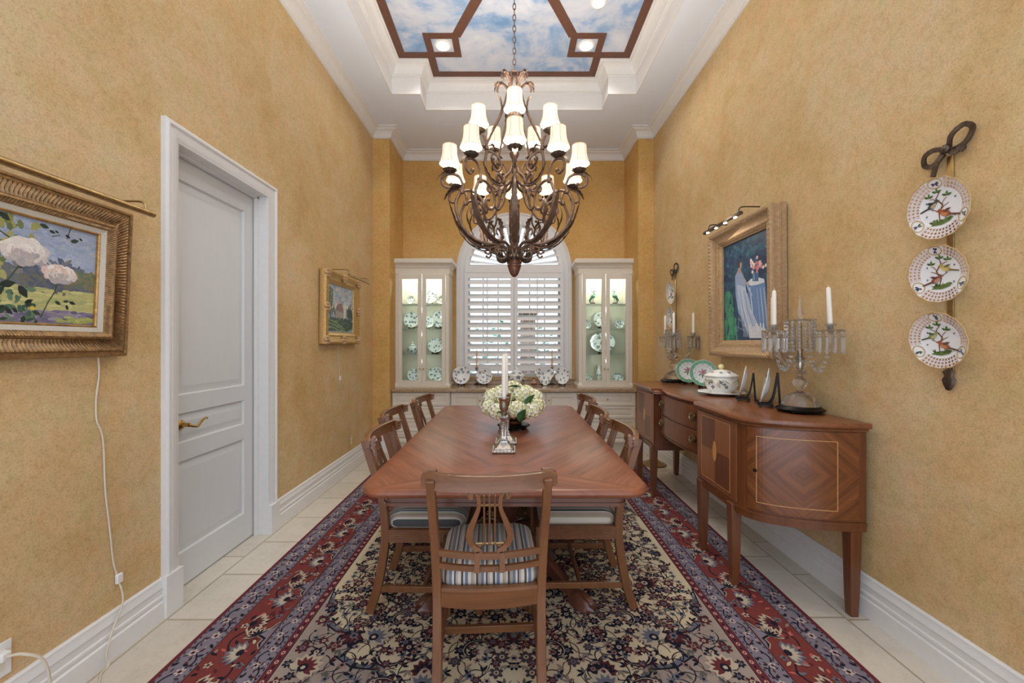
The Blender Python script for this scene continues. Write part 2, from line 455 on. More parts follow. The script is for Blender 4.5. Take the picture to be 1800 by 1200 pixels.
# ------------------------------------------------------------------ room shell
XL,XR,YB,YP,YN=-1.70,1.75,5.558,4.957,-.6
PXL,PXR=-1.49,1.56; ZC=3.95
DY0,DY1,DZ=2.05,2.81,2.345
m=MB(); m.box(XL-.14,XL,YN,DY0,0,4.4); m.box(XL-.14,XL,DY1,YP,0,4.4); m.box(XL-.14,XL,DY0,DY1,DZ,4.4)
struct(m.build('wall_left',WALL,smooth=0))
m=MB(); m.box(XR,XR+.14,YN,YP,0,4.4); struct(m.build('wall_right',WALL,smooth=0))
WC=.04; WR=.665; WZ0=.86; WZS=2.33
m=MB()
m.box(XL-.14,PXL,YP,YB+.15,0,4.4); m.box(PXR,XR+.14,YP,YB+.15,0,4.4)
m.box(PXL,WC-WR,YB,YB+.15,0,WZS); m.box(WC+WR,PXR,YB,YB+.15,0,WZS); m.box(WC-WR,WC+WR,YB,YB+.15,0,WZ0)
N=28
for i in range(N):
    a0=pi-pi*i/N; a1=pi-pi*(i+1)/N
    p0=(WC+WR*cos(a0),WZS+WR*sin(a0)); p1=(WC+WR*cos(a1),WZS+WR*sin(a1))
    q0=(PXL if i==0 else p0[0],4.4); q1=(PXR if i==N-1 else p1[0],4.4)
    for y in (YB,YB+.15): m.add([(p0[0],y,p0[1]),(p1[0],y,p1[1]),(q1[0],y,4.4),(q0[0],y,4.4)],[(0,1,2,3)])
    m.add([(p0[0],YB,p0[1]),(p1[0],YB,p1[1]),(p1[0],YB+.15,p1[1]),(p0[0],YB+.15,p0[1])],[(0,1,2,3)])
for sx,X in ((-1,PXL),(1,PXR)):
    for y in (YB,YB+.15): m.add([(WC+sx*WR,y,WZS),(X,y,WZS),(X,y,4.4)],[(0,1,2)])
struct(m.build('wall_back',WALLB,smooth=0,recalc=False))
m=MB(); m.box(XL-.14,XR+.14,YN-.3,YB+.15,-.12,0); struct(m.build('floor',FLOOR,smooth=0))
X0,X1,Xa,Xb=-1.255,1.317,-.958,1.022; ya0,ya1,yb0,yb1=1.493,4.247,1.203,4.537
m=MB()
m.box(XL-.14,X0,YN,YB+.15,ZC,ZC+.03); m.box(X1,XR+.14,YN,YB+.15,ZC,ZC+.03)
m.box(X0,X1,YN,yb0,ZC,ZC+.03); m.box(X0,X1,yb1,YB+.15,ZC,ZC+.03)
for a,b in ((X0,Xa),(Xb,X1)):
    m.box(a,b,yb0,ya0,ZC,ZC+.03); m.box(a,b,ya1,yb1,ZC,ZC+.03)
struct(m.build('ceiling',CEIL,smooth=0))
tray=[(X0,ya0),(X0,ya1),(Xa,ya1),(Xa,yb1),(Xb,yb1),(Xb,ya1),(X1,ya1),(X1,ya0),(Xb,ya0),(Xb,yb0),(Xa,yb0),(Xa,ya0)]
ident=lambda u,v,h:(u,v,h)
m=MB(); m.molding(tray,[(-.008,3.949),(.002,3.949),(.002,4.125),(.012,4.125),(.012,4.137),(.026,4.142),(.034,4.17),(.055,4.203),(.08,4.22),(.09,4.222),(.09,4.236),(.105,4.24),(.105,4.262)],ident,True)
struct(m.build('trim_1',WHITE,smooth=30))
m=MB(); m.box(X0-.05,X1+.05,yb0-.05,yb1+.05,4.26,4.4); o=struct(m.build('ceiling_mural',MURAL,smooth=0))
# brown painted lattice on the mural
m=MB(); m.molding(tray,[(.105,4.262),(.105,4.252),(.18,4.252),(.18,4.262)],ident,True)
sq=[(-.84,-.505),(.572,.905)]; sy=[(3.815,4.13),(1.61,1.925)]
for a,b in sq:
    for c,d in sy:
        w=.065; zz=(4.2515,4.262)
        m.box(a,b,c,c+w,*zz); m.box(a,b,d-w,d,*zz); m.box(a,a+w,c+w,d-w,*zz); m.box(b-w,b,c+w,d-w,*zz)
cxm,cym=.031,2.87
for sx_,p in ((-1,-.505),(1,.572)):
    for q in (3.815,1.925):
        m.bar([(p+.02*sx_,q+(.034 if q>3 else -.034),4.2572),(cxm,cym,4.2572)],.085,.009)
struct(m.build('trim_2',BROWN,smooth=0))
wallpath=[(XL,YN),(XL,YP),(PXL,YP),(PXL,YB),(PXR,YB),(PXR,YP),(XR,YP),(XR,YN)]
m=MB(); m.molding(wallpath,[(0,3.836),(.012,3.836),(.012,3.848),(.02,3.852),(.026,3.872),(.045,3.9),(.07,3.916),(.084,3.919),(.084,3.931),(.098,3.934),(.112,3.94),(.112,3.951)],ident)
struct(m.build('trim_3',WHITE,smooth=30))
bp_=[(0,.195),(.006,.195),(.012,.188),(.012,.172),(.016,.164),(.019,.15),(.015,.145),(.015,.118),(.02,.112),(.02,.1),(.016,.096),(.016,.088),(.024,.083),(.024,.0)]
m=MB(); m.molding([(XL,YN),(XL,DY0-.095)],bp_,ident); m.molding([(XL,DY1+.095),(XL,YP),(PXL,YP),(PXL,5.06)],bp_,ident)
struct(m.build('baseboard_left',WHITE,smooth=30))
m=MB(); m.molding([(PXR,5.06),(PXR,YP),(XR,YP),(XR,YN)],bp_,ident); struct(m.build('baseboard_right',WHITE,smooth=30))
# door casing with plinth blocks, jamb
m=MB()
cas=[(.0,0),(.0,.022),(.012,.03),(.022,.03),(.03,.02),(.036,.018),(.04,.024),(.07,.02),(.078,.014),(.09,.012),(.09,-.16)]
o_=.09
m.molding([(DY0-o_,0),(DY0-o_,DZ+o_),(DY1+o_,DZ+o_),(DY1+o_,0)],cas,lambda u,v,h:(XL+h,u,v))
for a in (DY0-.098,DY1-.002): m.box(XL,XL+.036,a,a+.1,0,.2)
m.box(XL-.07,XL,DY1-.001,DY1+.02,0,DZ); m.box(XL-.07,XL,DY0-.02,DY0+.001,0,DZ); m.box(XL-.07,XL,DY0,DY1,DZ-.001,DZ+.02)
m.box(XL-.082,XL-.055,DY1-.014,DY1,0,DZ); m.box(XL-.082,XL-.055,DY0,DY1,DZ-.014,DZ)
struct(m.build('trim_4',WHITE,smooth=30))
# door slab with three sunk panels
def panel_slab(m, u0,u1,z0,z1, panels, fn, dep=.012, ins=.03, raised=True):
    """face of a frame-and-panel leaf; fn(u,z,h): h=0 is the face"""
    us=sorted({u0,u1,*[p[0] for p in panels],*[p[1] for p in panels]}); zs=sorted({z0,z1,*[p[2] for p in panels],*[p[3] for p in panels]})
    for i in range(len(us)-1):
        for j in range(len(zs)-1):
            c=((us[i]+us[i+1])/2,(zs[j]+zs[j+1])/2)
            if any(p[0]<c[0]<p[1] and p[2]<c[1]<p[3] for p in panels): continue
            m.add([fn(us[i],zs[j],0),fn(us[i+1],zs[j],0),fn(us[i+1],zs[j+1],0),fn(us[i],zs[j+1],0)],[(0,1,2,3)])
    for (a,b,c,d) in panels:
        steps=[(0,0),(.006,-dep),(.012,-dep),(ins+.012,-dep*.15 if raised else -dep),(ins+.016,-dep*.15 if raised else -dep)]
        rings=[[fn(a+s,c+s,h),fn(b-s,c+s,h),fn(b-s,d-s,h),fn(a+s,d-s,h)] for s,h in steps]
        m.loops(rings,False,True)
m=MB(); DX=-1.79
panel_slab(m,DY0,DY1,.008,DZ,[(DY0+.1,DY1-.1,.19,.689),(DY0+.1,DY1-.1,.788,.949),(DY0+.1,DY1-.1,1.048,2.215)],lambda u,z,h:(DX+h,u,z),dep=.014,ins=.035)
m.box(DX-.045,DX-.016,DY0,DY1,.008,DZ)
door=struct(m.build('door_1',DOORW,smooth=25,recalc=False))
m=MB(); zc=.888; yk=DY0+.135
m.T=T(DX,yk,zc); m.T=m.T@RY(90); m.lathe([(0,0),(.026,0),(.026,.006),(.018,.012),(.011,.014),(.011,.05),(0,.052)],16); m.T=Matrix()
p=spl([(DX+.045,yk,zc),(DX+.05,yk+.03,zc-.012),(DX+.05,yk+.06,zc-.016),(DX+.05,yk+.085,zc+.004),(DX+.05,yk+.115,zc+.018),(DX+.048,yk+.13,zc+.012)],5)
m.tube(p,[.009-.004*i/len(p) for i in range(len(p))],8)
o=m.build('door_handle',BRASS,door); o['label']='polished brass lever handle'
# window: arched casing, glazing
m=MB(); RO=.792
path=[(WC-RO,.845),(WC-RO,WZS)]+[(WC+RO*cos(pi-pi*i/32),WZS+RO*sin(pi-pi*i/32)) for i in range(1,32)]+[(WC+RO,WZS),(WC+RO,.845)]
m.molding(path,[(0,0),(0,.028),(.018,.034),(.03,.026),(.04,.022),(.05,.028),(.095,.022),(.115,.018),(.127,.014),(.127,-.15)],lambda u,v,h:(u,YB-h,v))
struct(m.build('trim_5',WHITE,smooth=30))
m=MB()
y0=5.64
for x in (WC-WR,WC-.025,WC+WR-.05): m.box(x,x+.05,y0,y0+.05,WZ0,WZS)
for z in (WZ0,WZS-.04): m.box(WC-WR,WC+WR,y0,y0+.05,z,z+.05)
for x in (WC-.44,WC-.23,WC+.21,WC+.42): m.box(x,x+.016,y0+.01,y0+.03,WZ0,WZS)
for z in (1.2,1.55,1.9): m.box(WC-WR,WC+WR,y0+.01,y0+.03,z,z+.016)
m.tube([(WC+(WR-.02)*cos(pi*i/28),y0+.02,WZS+(WR-.02)*sin(pi*i/28)) for i in range(29)],.022,6)
win=struct(m.build('window_1',WHITE,smooth=30))
m=MB(); m.box(WC-WR,WC+WR,y0+.02,y0+.026,WZ0,WZS)
arc=[(WC+(WR-.01)*cos(pi*i/28),WZS+(WR-.01)*sin(pi*i/28)) for i in range(29)]
m.add([(a,y0+.02,b) for a,b in arc]+[(a,y0+.026,b) for a,b in arc],[tuple(range(29)),tuple(range(57,28,-1))])
m.build('pane',WINP,win,smooth=0)
# outdoors seen between the louvres
m=MB(); m.box(-9,9,YB+.16,16,-.16,-.1); struct(m.build('ground_outside',simple('pale_paving',S(205,198,188),.8,nz=(3,.1,(1,1,1))),smooth=0))
m=MB()
rnd=random.Random(3)
for i in range(1900):
    c=Vector((rnd.uniform(-4,4),rnd.uniform(8.6,9.6),rnd.uniform(-.1,1.7+.25*sin(i))))
    a=rnd.uniform(0,6.28); e=rnd.uniform(-1,1); L=.17
    u=Vector((cos(a),sin(a),e*.5))*L; w=Vector((-sin(a),cos(a),rnd.uniform(-.6,.6)))*L*.5
    m.add([c,c+u*.5+w*.5,c+u,c+u*.5-w*.5],[(0,1,2,3)])
tag(m.build('hedge',simple('hedge_leaf',S(104,176,146),.6,nz=(4,.3,(1,1,1))),smooth=0,recalc=False),'green leafy hedge outside beyond the window shutters','hedge')
m=MB(); m.box(.17,.43,7.2,7.6,-.1,1.85); m.box(.13,.47,7.14,7.66,1.85,1.93)
b_m,nt,b=newmat('grey_brick'); bk=nd(nt,'ShaderNodeTexBrick',Vector=coords(nt,rot=(R(90),0,0)),Color1=S(150,132,126),Color2=S(128,112,108),Mortar=S(190,184,178),Scale=1.0,Mortar_Size=.008,Brick_Width=.2,Row_Height=.07); set_(b,nt,Base_Color=bk.outputs[0],Roughness=.9)
tag(m.build('brick_pillar',b_m,smooth=0),'grey brick pillar outdoors seen through the right shutter','pillar')
# recessed downlights
def downlight(x,y,r,label,power,hid=False):
    t=thing('recessed_light',label,'ceiling light',(x,y,4.26),group=None)
    m=MB(); m.lathe([(r*1.35,0),(r*1.35,-.006),(r*1.02,-.012),(r,-.004),(r,0)],24); m.build('trim_ring',PLASTIC,t)
    m=MB(); m.lathe([(r*.98,-.003),(r*.5,-.009),(0,-.011)],20); m.build('lens',LED,t,recalc=False)
    light('downlight','SPOT',(x,y,4.235),power,(1,.95,.88),.05,(0,0,0),(140,.6))
downlight(-.672,3.972,.062,'glowing recessed light in the brown square left of the chandelier chain',SPOT_E)
downlight(.738,3.972,.062,'glowing recessed light in the brown square right of the chandelier chain',SPOT_E)
downlight(.75,3.47,.05,'small recessed light on the painted sky at the top edge, near no square',SPOT_E*.7)
downlight(-.672,1.768,.062,'recessed light in the near left brown square',SPOT_E)
downlight(.738,1.768,.062,'recessed light in the near right brown square',SPOT_E)

# ------------------------------------------------------------------ shutters
def shutter(xa,xb,label):
    z0,z1=.95,2.288; yc=5.50; t=thing('plantation_shutter',label,'shutter',((xa+xb)/2,yc,z0)); w=(xb-xa)/2; h=z1-z0
    m=MB(); st=.045; 
    m.box(-w,-w+st,-.016,.016,0,h); m.box(w-st,w,-.016,.016,0,h); m.box(-w+st,w-st,-.016,.016,0,.09); m.box(-w+st,w-st,-.016,.016,h-.075,h)
    m.build('frame',SHUT,t,bevel=.003)
    m=MB(); n=12; pit=(h-.09-.075)/n
    for i in range(n):
        zc=.09+pit*(i+.5); ang=R(43); prof=[]
        for k in range(10):
            a=2*pi*k/10; u=.053*cos(a); v=.0055*sin(a)
            prof.append((u*cos(ang)-v*sin(ang),u*sin(ang)+v*cos(ang)))
        m.loops([[(x,p[0],zc+p[1]) for p in prof] for x in (-w+st,w-st)])
    m.build('louvers',SHUT,t)
    m=MB(); m.box(-.03,-.016,-.056,-.046,.1,h-.05); m.build('tilt_rod',SHUT,t,bevel=.002)
shutter(-.632,.036,'left louvered shutter panel below the arched window')
shutter(.044,.712,'right louvered shutter panel below the arched window')
t=thing('sunburst_shutter','white fan shaped sunburst shutter filling the window arch','shutter',(WC,5.50,2.385))
m=MB(); R0,R1=.615,.664; dz=WZS-2.385
pts_o=[]; 
for i in range(33):
    a=pi*i/32; m.add([(R0*cos(a),-.016,dz+R0*sin(a)) if R0*sin(a)+dz>0 else (R0*cos(a),-.016,0),(R1*cos(a),-.016,max(dz+R1*sin(a),0))],[])
base=0
for i in range(32):
    k=i*2; m.f.append([k,k+1,k+3,k+2]); m.c.append(None); m.m.append(0); m.uv.append(None)
m.box(-.664,.664,-.02,.02,-.097,.01)
hub=[(.1*cos(pi*i/14),.1*sin(pi*i/14)) for i in range(15)]
m.add([(a,-.022,b+.008) for a,b in hub]+[(a,.01,b+.008) for a,b in hub],[tuple(range(15)),tuple(range(29,14,-1))]+[(i,i+1,i+16,i+15) for i in range(14)])
m.build('frame',SHUT,t,recalc=False)
m=MB(); n=19
for i in range(n):
    a=pi*(i+.5)/n; d=Vector((cos(a),0,sin(a))); s=Vector((-sin(a),0,cos(a))); nv=Vector((0,1,0)); tw=R(56 if i<n/2 else -56)
    bl=s*cos(tw)+nv*sin(tw)
    ring=[]
    for r,hw in ((.1,.012),(.61,.054)):
        c=d*r; c.z+=.004
        th=nv*.004
        ring.append([c-bl*hw,c-th,c+bl*hw,c+th])
    m.loops(ring)
m.build('louvers',SHUT,t)
# ------------------------------------------------------------------ porcelain
WHT=S(236,238,238)
def plate_mesh(D, seed, oval=1.0, tri=False, rim=None, dens=1.0, green=False):
    """plate standing upright facing -Y, leaning back, its lowest point at the origin"""
    rnd=random.Random(seed); r=D/2
    p=Paint(lambda u,v,h:(u,v,0)); wob=None
    if tri: wob=lambda a,j: 1-.16*cos(3*(a+pi/2)+pi) if j>0 else 1
    else: wob=lambda a,j: 1+.012*cos(12*a)
    prof=[(0,-.004),(r*.5,-.005),(r*.56,-.003),(r*.64,.004),(r*.97,.014),(r,.017),(r*.985,.0195),(r*.64,.010),(r*.55,.003),(0,.002)]
    up=lambda q:(.003 if q<r*.55 else .003+(q-r*.55)/(r*.09)*.007 if q<r*.64 else .010+(q-r*.64)/(r*.345)*.0095)
    def fn(u,v,h):
        q=sqrt(u*u+v*v); k=1
        if tri and q>1e-6: k=wob(atan2(v,u),1)
        return (u*k,v*k,up(min(q,r*.985))+.0007+h)
    base=T(0,0,r*oval)@RX(-12)@RX(90)@Matrix.Diagonal((1,oval,1,1))
    p.T=base; p.fn=fn; p.step=.0002
    p.col=WHT
    if rim:
        n=36; vs=[];
        for q in (0,.5,.56,.64,.985): pass
    p.lathe(prof,36,wob=wob)
    if green:
        G=S(112,176,142)
        n=40
        for i in range(n):
            a0,a1=2*pi*i/n,2*pi*(i+1)/n
            q0=lambda a:r*(.58+.03*cos(8*a))
            for lo,hi in ((0,.5),(.5,1)):
                pt=lambda a,t:((q0(a)*(1-t)+r*.97*t)*cos(a),(q0(a)*(1-t)+r*.97*t)*sin(a))
                p.poly([pt(a0,lo),pt(a1,lo),pt(a1,hi),pt(a0,hi)],G,0)
        for i in range(16):
            a=2*pi*i/16; p.ell(r*.8*cos(a),r*.8*sin(a),r*.035,r*.02,S(240,236,214),2,a,6)
        p.flower(0,r*.08,r*.22,6,S(196,130,150),S(170,90,110),1)
        for i in range(7):
            a=i*.9; p.leaf(0,0,r*.4,r*.12,a,S(96,132,98),.5)
        return p
    cols=[S(70,92,88),S(84,104,120),S(96,112,86),S(58,72,78),S(110,96,120)]
    k=int(11*dens); pos=[]
    tries=0
    while len(pos)<k and tries<400:
        tries+=1
        a=rnd.uniform(0,6.28); q=r*sqrt(rnd.uniform(0,.8))
        x,y=q*cos(a),q*sin(a)
        if all((x-X)**2+(y-Y)**2>(r*.32)**2 for X,Y in pos): pos.append((x,y))
    for x,y in pos:
        s=r*rnd.uniform(.11,.17); a0=rnd.uniform(0,6.28)
        for j in range(5):
            a=a0+j*1.25+rnd.uniform(-.2,.2)
            p.leaf(x,y,s*rnd.uniform(1.0,1.7),s*.55,a,rnd.choice(cols),1)
        p.flower(x,y,s*.55,5,rnd.choice([S(120,128,150),S(150,140,160),S(104,120,128)]),S(170,160,110),2)
    n=48
    for i in range(n):
        a0,a1=2*pi*i/n,2*pi*(i+1)/n
        p.poly([(r*.955*cos(a0),r*.955*sin(a0)),(r*.955*cos(a1),r*.955*sin(a1)),(r*.985*cos(a1),r*.985*sin(a1)),(r*.985*cos(a0),r*.985*sin(a0))],S(150,146,120),1)
    return p
def easel(label,loc,rz=0,s=1.0,group=None,tall=.10):
    m=MB()
    for sx in (-1,1):
        x=.035*s*sx
        m.bar(spl([(x,-.045*s,.028*s),(x,-.04*s,.012*s),(x,-.015*s,.014*s),(x,.02*s,.012*s)],4),.009*s,.011*s,up=(1,0,0))
        m.bar([(x,-.03*s,.012*s),(x*1.15,-.035*s,0)],.009*s,.009*s,up=(1,0,0))
        m.bar(spl([(x,.0*s,.012*s),(x,.022*s,.05*s),(x*.8,.024*s+.1*tall*s,tall*s)],4),.008*s,.01*s,up=(1,0,0))
    m.bar([(0,.024*s+.1*tall*s,tall*s),(0,.034*s+.1*tall*s,.0)],.01*s,.008*s,up=(1,0,0))
    m.bar([(-.04*s,.018*s,.012*s),(.04*s,.018*s,.012*s)],.01*s,.01*s)
    m.bar([(-.03*s,.024*s+.095*tall*s,tall*.95*s),(.03*s,.024*s+.095*tall*s,tall*.95*s)],.01*s,.01*s)
    o=m.build('plate_easel',BLACKW,loc=loc,rot=(0,0,R(rz)),smooth=0)
    return tag(o,label,'plate stand',group)
def plate(label,loc,D,seed,rz=0,oval=1.0,tri=False,stand=None,cat='plate',green=False,dens=1.0,sc=None,tall=.10):
    p=plate_mesh(D,seed,oval,tri,dens=dens,green=green)
    x,y,z=loc; s=sc or min(1.1,D/.2)
    off=.013*s if stand else 0
    o=p.build('plate',CHINA,loc=(x,y,z+off+.001),rot=(0,0,R(rz)),recalc=False); tag(o,label,cat)
    if stand:
        easel(stand,(x,y,z),rz,s,tall=tall)
    return o

# ------------------------------------------------------------------ built-in cabinetry
CT=.768; FY=5.03
def knob(parent,loc,mat=BRASS,r=.011):
    m=MB(); m.T=T(*loc)@RX(90); m.lathe([(0,0),(r*.5,0),(r*.45,r*.7),(r*.9,r*1.2),(r,r*1.7),(r*.7,r*2.2),(0,r*2.4)],12)
    o=m.build('knob',mat,parent); return o
def base_unit(label,xa,xb,kind):
    t=thing('base_cabinet',label,'cabinet',((xa+xb)/2,FY,0)); w=(xb-xa)/2
    m=MB(); m.box(-w,w,.02,.5,.09,.718); m.box(-w,w,.06,.5,0,.09)
    m.build('body',CREAM,t,smooth=0)
    if kind=='drawers':
        zs=[(.552,.71),(.392,.546),(.232,.386),(.095,.226)]
        for a,b in zs:
            m=MB(); panel_slab(m,-w+.012,w-.012,a,b,[(-w+.05,w-.05,a+.03,b-.03)],lambda u,z,h:(u,-h,z),dep=.009,ins=.022)
            m.box(-w+.012,w-.012,.0105,.02,a,b)
            d=m.build('drawer',CREAM,t,smooth=25,recalc=False); knob(d,(0,0,(a+b)/2))
    else:
        n=kind; ww=2*w/n
        for i in range(n):
            a=-w+ww*i+.004; b=-w+ww*(i+1)-.004
            m=MB(); panel_slab(m,a,b,.095,.71,[(a+.055,b-.055,.15,.655)],lambda u,z,h:(u,-h,z),dep=.010,ins=.03)
            m.box(a,b,.0115,.02,.095,.71)
            d=m.build('door',CREAM,t,smooth=25,recalc=False); knob(d,((a+.03) if i%2 else (b-.03),0,.62))
base_unit('cream drawer cabinet under the left glass hutch',-1.487,-.758,'drawers')
base_unit('cream cabinet with panelled doors under the window, behind the table',-.752,.832,4)
base_unit('cream drawer cabinet under the right glass hutch',.838,1.557,'drawers')
t=thing('countertop','tan granite countertop running the width of the window alcove','countertop',(.035,5.0,.72))
m=MB(); m.box(-1.522,1.522,-.005,.553,0,.048); m.build('slab',GRANITE,t,bevel=.012,seg=3)
m=MB(); m.box(-.832,.832,.522,.555,.048,.105); m.box(-.832,.832,.512,.555,.1055,.12); m.build('backsplash',GRANITE,t,bevel=.004)

SHELFE=simple('polished_shelf_edge',S(216,226,214),.25,nz=(20,.02,(1,1,1)))
def hutch(xc,label,lname):
    t=thing('display_hutch',label,'hutch',(xc,5.2,CT)); z=lambda v:v-CT; w=.343
    m=MB()
    m.box(-w,-w+.02,.02,.355,0,z(2.30)); m.box(w-.02,w,.02,.355,0,z(2.30)); m.box(-w+.02,w-.02,.335,.355,0,z(2.30))
    m.box(-w+.02,w-.02,.02,.335,0,.032); m.box(-w+.02,w-.02,.02,.335,z(2.235),z(2.30))
    for s in (-1,1): m.box(*sorted((s*.302,s*w)),0,.02,0,z(2.30))
    m.box(-.302,.302,0,.02,z(2.218),z(2.30))
    o=m.build('body',CREAM,t,smooth=0)
    m=MB(); pr=[(0,z(2.222)),(.008,z(2.222)),(.008,z(2.295)),(.016,z(2.30)),(.016,z(2.318)),(.022,z(2.33)),(.044,z(2.352)),(.056,z(2.358)),(.056,z(2.40)),(.046,z(2.412)),(0,z(2.412))]
    wl=.339 if xc<0 else w; wr=w if xc<0 else .339
    m.molding([(-wl,.352),(-wl,0),(wr,0),(wr,.352)],[(o,h) for o,h in pr],lambda u,v,h:(u,v,h))
    m.add([(-w,.355,z(2.411)),(-w,0,z(2.411)),(w,0,z(2.411)),(w,.355,z(2.411))],[(0,1,2,3)])
    m.build('crown',CREAM,t,smooth=30)
    m=MB(); m.molding([(-w,.355),(-w,0),(w,0),(w,.355)],[(0,.05),(.006,.045),(.01,.032),(.02,.025),(.02,0)],lambda u,v,h:(u,v,h)); m.build('plinth_moulding',CREAM,t,smooth=30)
    for s in (-1,1):
        m=MB(); a,b=.053,.255; z0,z1=z(.795),z(2.215); g0,g1=z(.854),z(2.155); y=(-.018,-.0005)
        X=lambda u:s*u
        def bx(u0,u1,za,zb): m.box(*sorted((X(u0),X(u1))),*y,za,zb)
        bx(.003,a,z0,z1); bx(b,.30,z0,z1); bx(a,b,z0,g0); bx(a,b,g1,z1)
        # inner bead
        for (u0,u1,za,zb) in ((a-.008,a,g0,g1),(b,b+.008,g0,g1)): m.box(*sorted((X(u0),X(u1))),-.021,-.018,za,zb)
        for (za,zb) in ((g0-.008,g0),(g1,g1+.008)): m.box(*sorted((X(a-.008),X(b+.008))),-.021,-.018,za,zb)
        d=m.build('door',CREAM,t,smooth=0,bevel=.0015)
        m=MB(); m.box(*sorted((X(a),X(b))),-.011,-.008,g0,g1); m.build('pane',PANE,d,smooth=0)
        knob(d,(X(.022),-.018,z(1.0)),BRASS,.010)
    for zz in (1.842,1.518,1.182):
        m=MB(); m.box(-w+.0205,w-.0205,.03,.334,z(zz)-.008,z(zz)); m.mi=1; m.box(-w+.0205,w-.0205,.0285,.0298,z(zz)-.008,z(zz)); m.build('shelf',[SHELFG,SHELFE],t,smooth=0)
    for dx in (-.15,.15): light('hutch_light','POINT',(xc+dx,5.33,2.2),HUTCH_E,(.92,1,.96),.02)
    [light('hutch_shelf_fill','POINT',(xc,5.214,zz_),HUTCH_E*k_,(.94,1,.95),.02) for zz_,k_ in ((1.76,.3),(1.44,.22),(1.1,.2))]  # added fill points brightening lower shelves and shelf edges, no fixture behind them
hutch(-1.145,'tall white glass door hutch left of the arched window',0)
hutch(1.215,'tall white glass door hutch right of the arched window',1)

SH=[1.8425,1.5185,1.1825,.8005]
def hx(p,d=5.4): return (p-CX)*d/F
# left hutch contents
plate('small saucer on the top shelf of the left hutch, left pane',(hx(722),5.42,SH[0]),.115,11,8,stand='tiny black easel under the saucer on the left hutch top shelf')
plate('larger plate on the top shelf of the left hutch, right pane',(hx(755),5.44,SH[0]),.19,12,5,stand='black easel under the larger plate on the left hutch top shelf')
plate('small plate cut off by the right door edge on the left hutch top shelf',(hx(776),5.40,SH[0]),.12,13,-12)
plate('round floral plate on the second shelf of the left hutch, left pane',(hx(723),5.43,SH[1]),.215,14,4,stand='black easel of the round plate on the left hutch second shelf',sc=.9)
plate('small plate overlapping the oval platter on the left hutch second shelf',(hx(753),5.38,SH[1]),.16,15,8,stand='black easel of the small overlapping plate, left hutch second shelf',sc=.8)
plate('tall oval platter on the second shelf of the left hutch, right pane',(hx(771),5.44,SH[1]),.19,16,-5,oval=1.3,stand='black easel of the oval platter on the left hutch second shelf',sc=.95)
plate('round floral plate on the third shelf of the left hutch, right pane',(hx(765),5.43,SH[2]),.205,17,-3,stand='black easel of the plate on the left hutch third shelf')
plate('round floral plate on the bottom shelf of the left hutch, left pane',(hx(727),5.43,SH[3]),.18,18,4,stand='black easel of the plate on the left hutch bottom shelf, left pane')
plate('wide floral platter on the bottom shelf of the left hutch, right pane',(hx(767),5.43,SH[3]),.23,19,-4,oval=.86,stand='black easel of the wide platter on the left hutch bottom shelf')
def floral_spots(m,pts,seed,s=.012):
    rnd=random.Random(seed); cols=[S(70,92,88),S(84,104,120),S(96,112,86),S(120,90,110)]
    for (P,nx,ny,nz) in pts:
        n=Vector((nx,ny,nz)).normalized(); u=n.orthogonal().normalized(); w=n.cross(u)
        for j in range(5):
            a=j*1.26+rnd.uniform(-.2,.2); d=u*cos(a)+w*sin(a); e=u*-sin(a)+w*cos(a)
            c=Vector(P)+n*.0012; L=s*rnd.uniform(.8,1.4)
            m.col=rnd.choice(cols); m.add([c,c+d*L*.5+e*L*.25,c+d*L,c+d*L*.5-e*L*.25],[(0,1,2,3)])
def pot(label,name,cat,loc,prof,seed,handles=True,spots=8,ribs=False,lid=None,sc=1.0):
    t=thing(name,label,cat,loc)
    m=MB(); m.col=WHT; m.lathe(prof,28)
    zs=[p for p in prof if p[0]>max(q[0] for q in prof)*.8]
    r=max(q[0] for q in prof); zc=sum(p[1] for p in zs)/len(zs)
    floral_spots(m,[((r*1.0*cos(a),r*1.0*sin(a),zc+.25*r*sin(3*i)),cos(a),sin(a),.0) for i,a in ((i,2*pi*i/spots) for i in range(spots))],seed,r*.28)
    m.build('body',CHINA,t,recalc=False)
    if lid:
        m=MB(); m.col=WHT; m.lathe(lid[0],28)
        r2=lid[0][1][0]*.7
        floral_spots(m,[((r2*cos(a),r2*sin(a),lid[1]),cos(a)*.5,sin(a)*.5,.8) for a in (2*pi*i/6 for i in range(6))],seed+1,r*.2)
        m.build('lid',CHINA,t,recalc=False)
    if handles:
        for s in (-1,1):
            m=MB(); m.col=S(206,196,150); m.tube(spl([(s*r*.92,0,zc+r*.25),(s*r*1.25,0,zc+r*.32),(s*r*1.3,0,zc),(s*r*.95,0,zc-r*.25)],5),r*.07,6)
            m.build('handle',CHINA,t)
    return t
pot('small floral teapot on the third shelf of the left hutch, left pane','teapot','teapot',(hx(725),5.41,SH[2]+.0005),[(0,0),(.035,0),(.04,.008),(.062,.04),(.065,.065),(.05,.1),(.04,.11),(.042,.115),(.0,.125)],31,True,8,lid=([(.0,.122),(.04,.122),(.03,.14),(.012,.15),(.012,.16),(.0,.168)],.14))
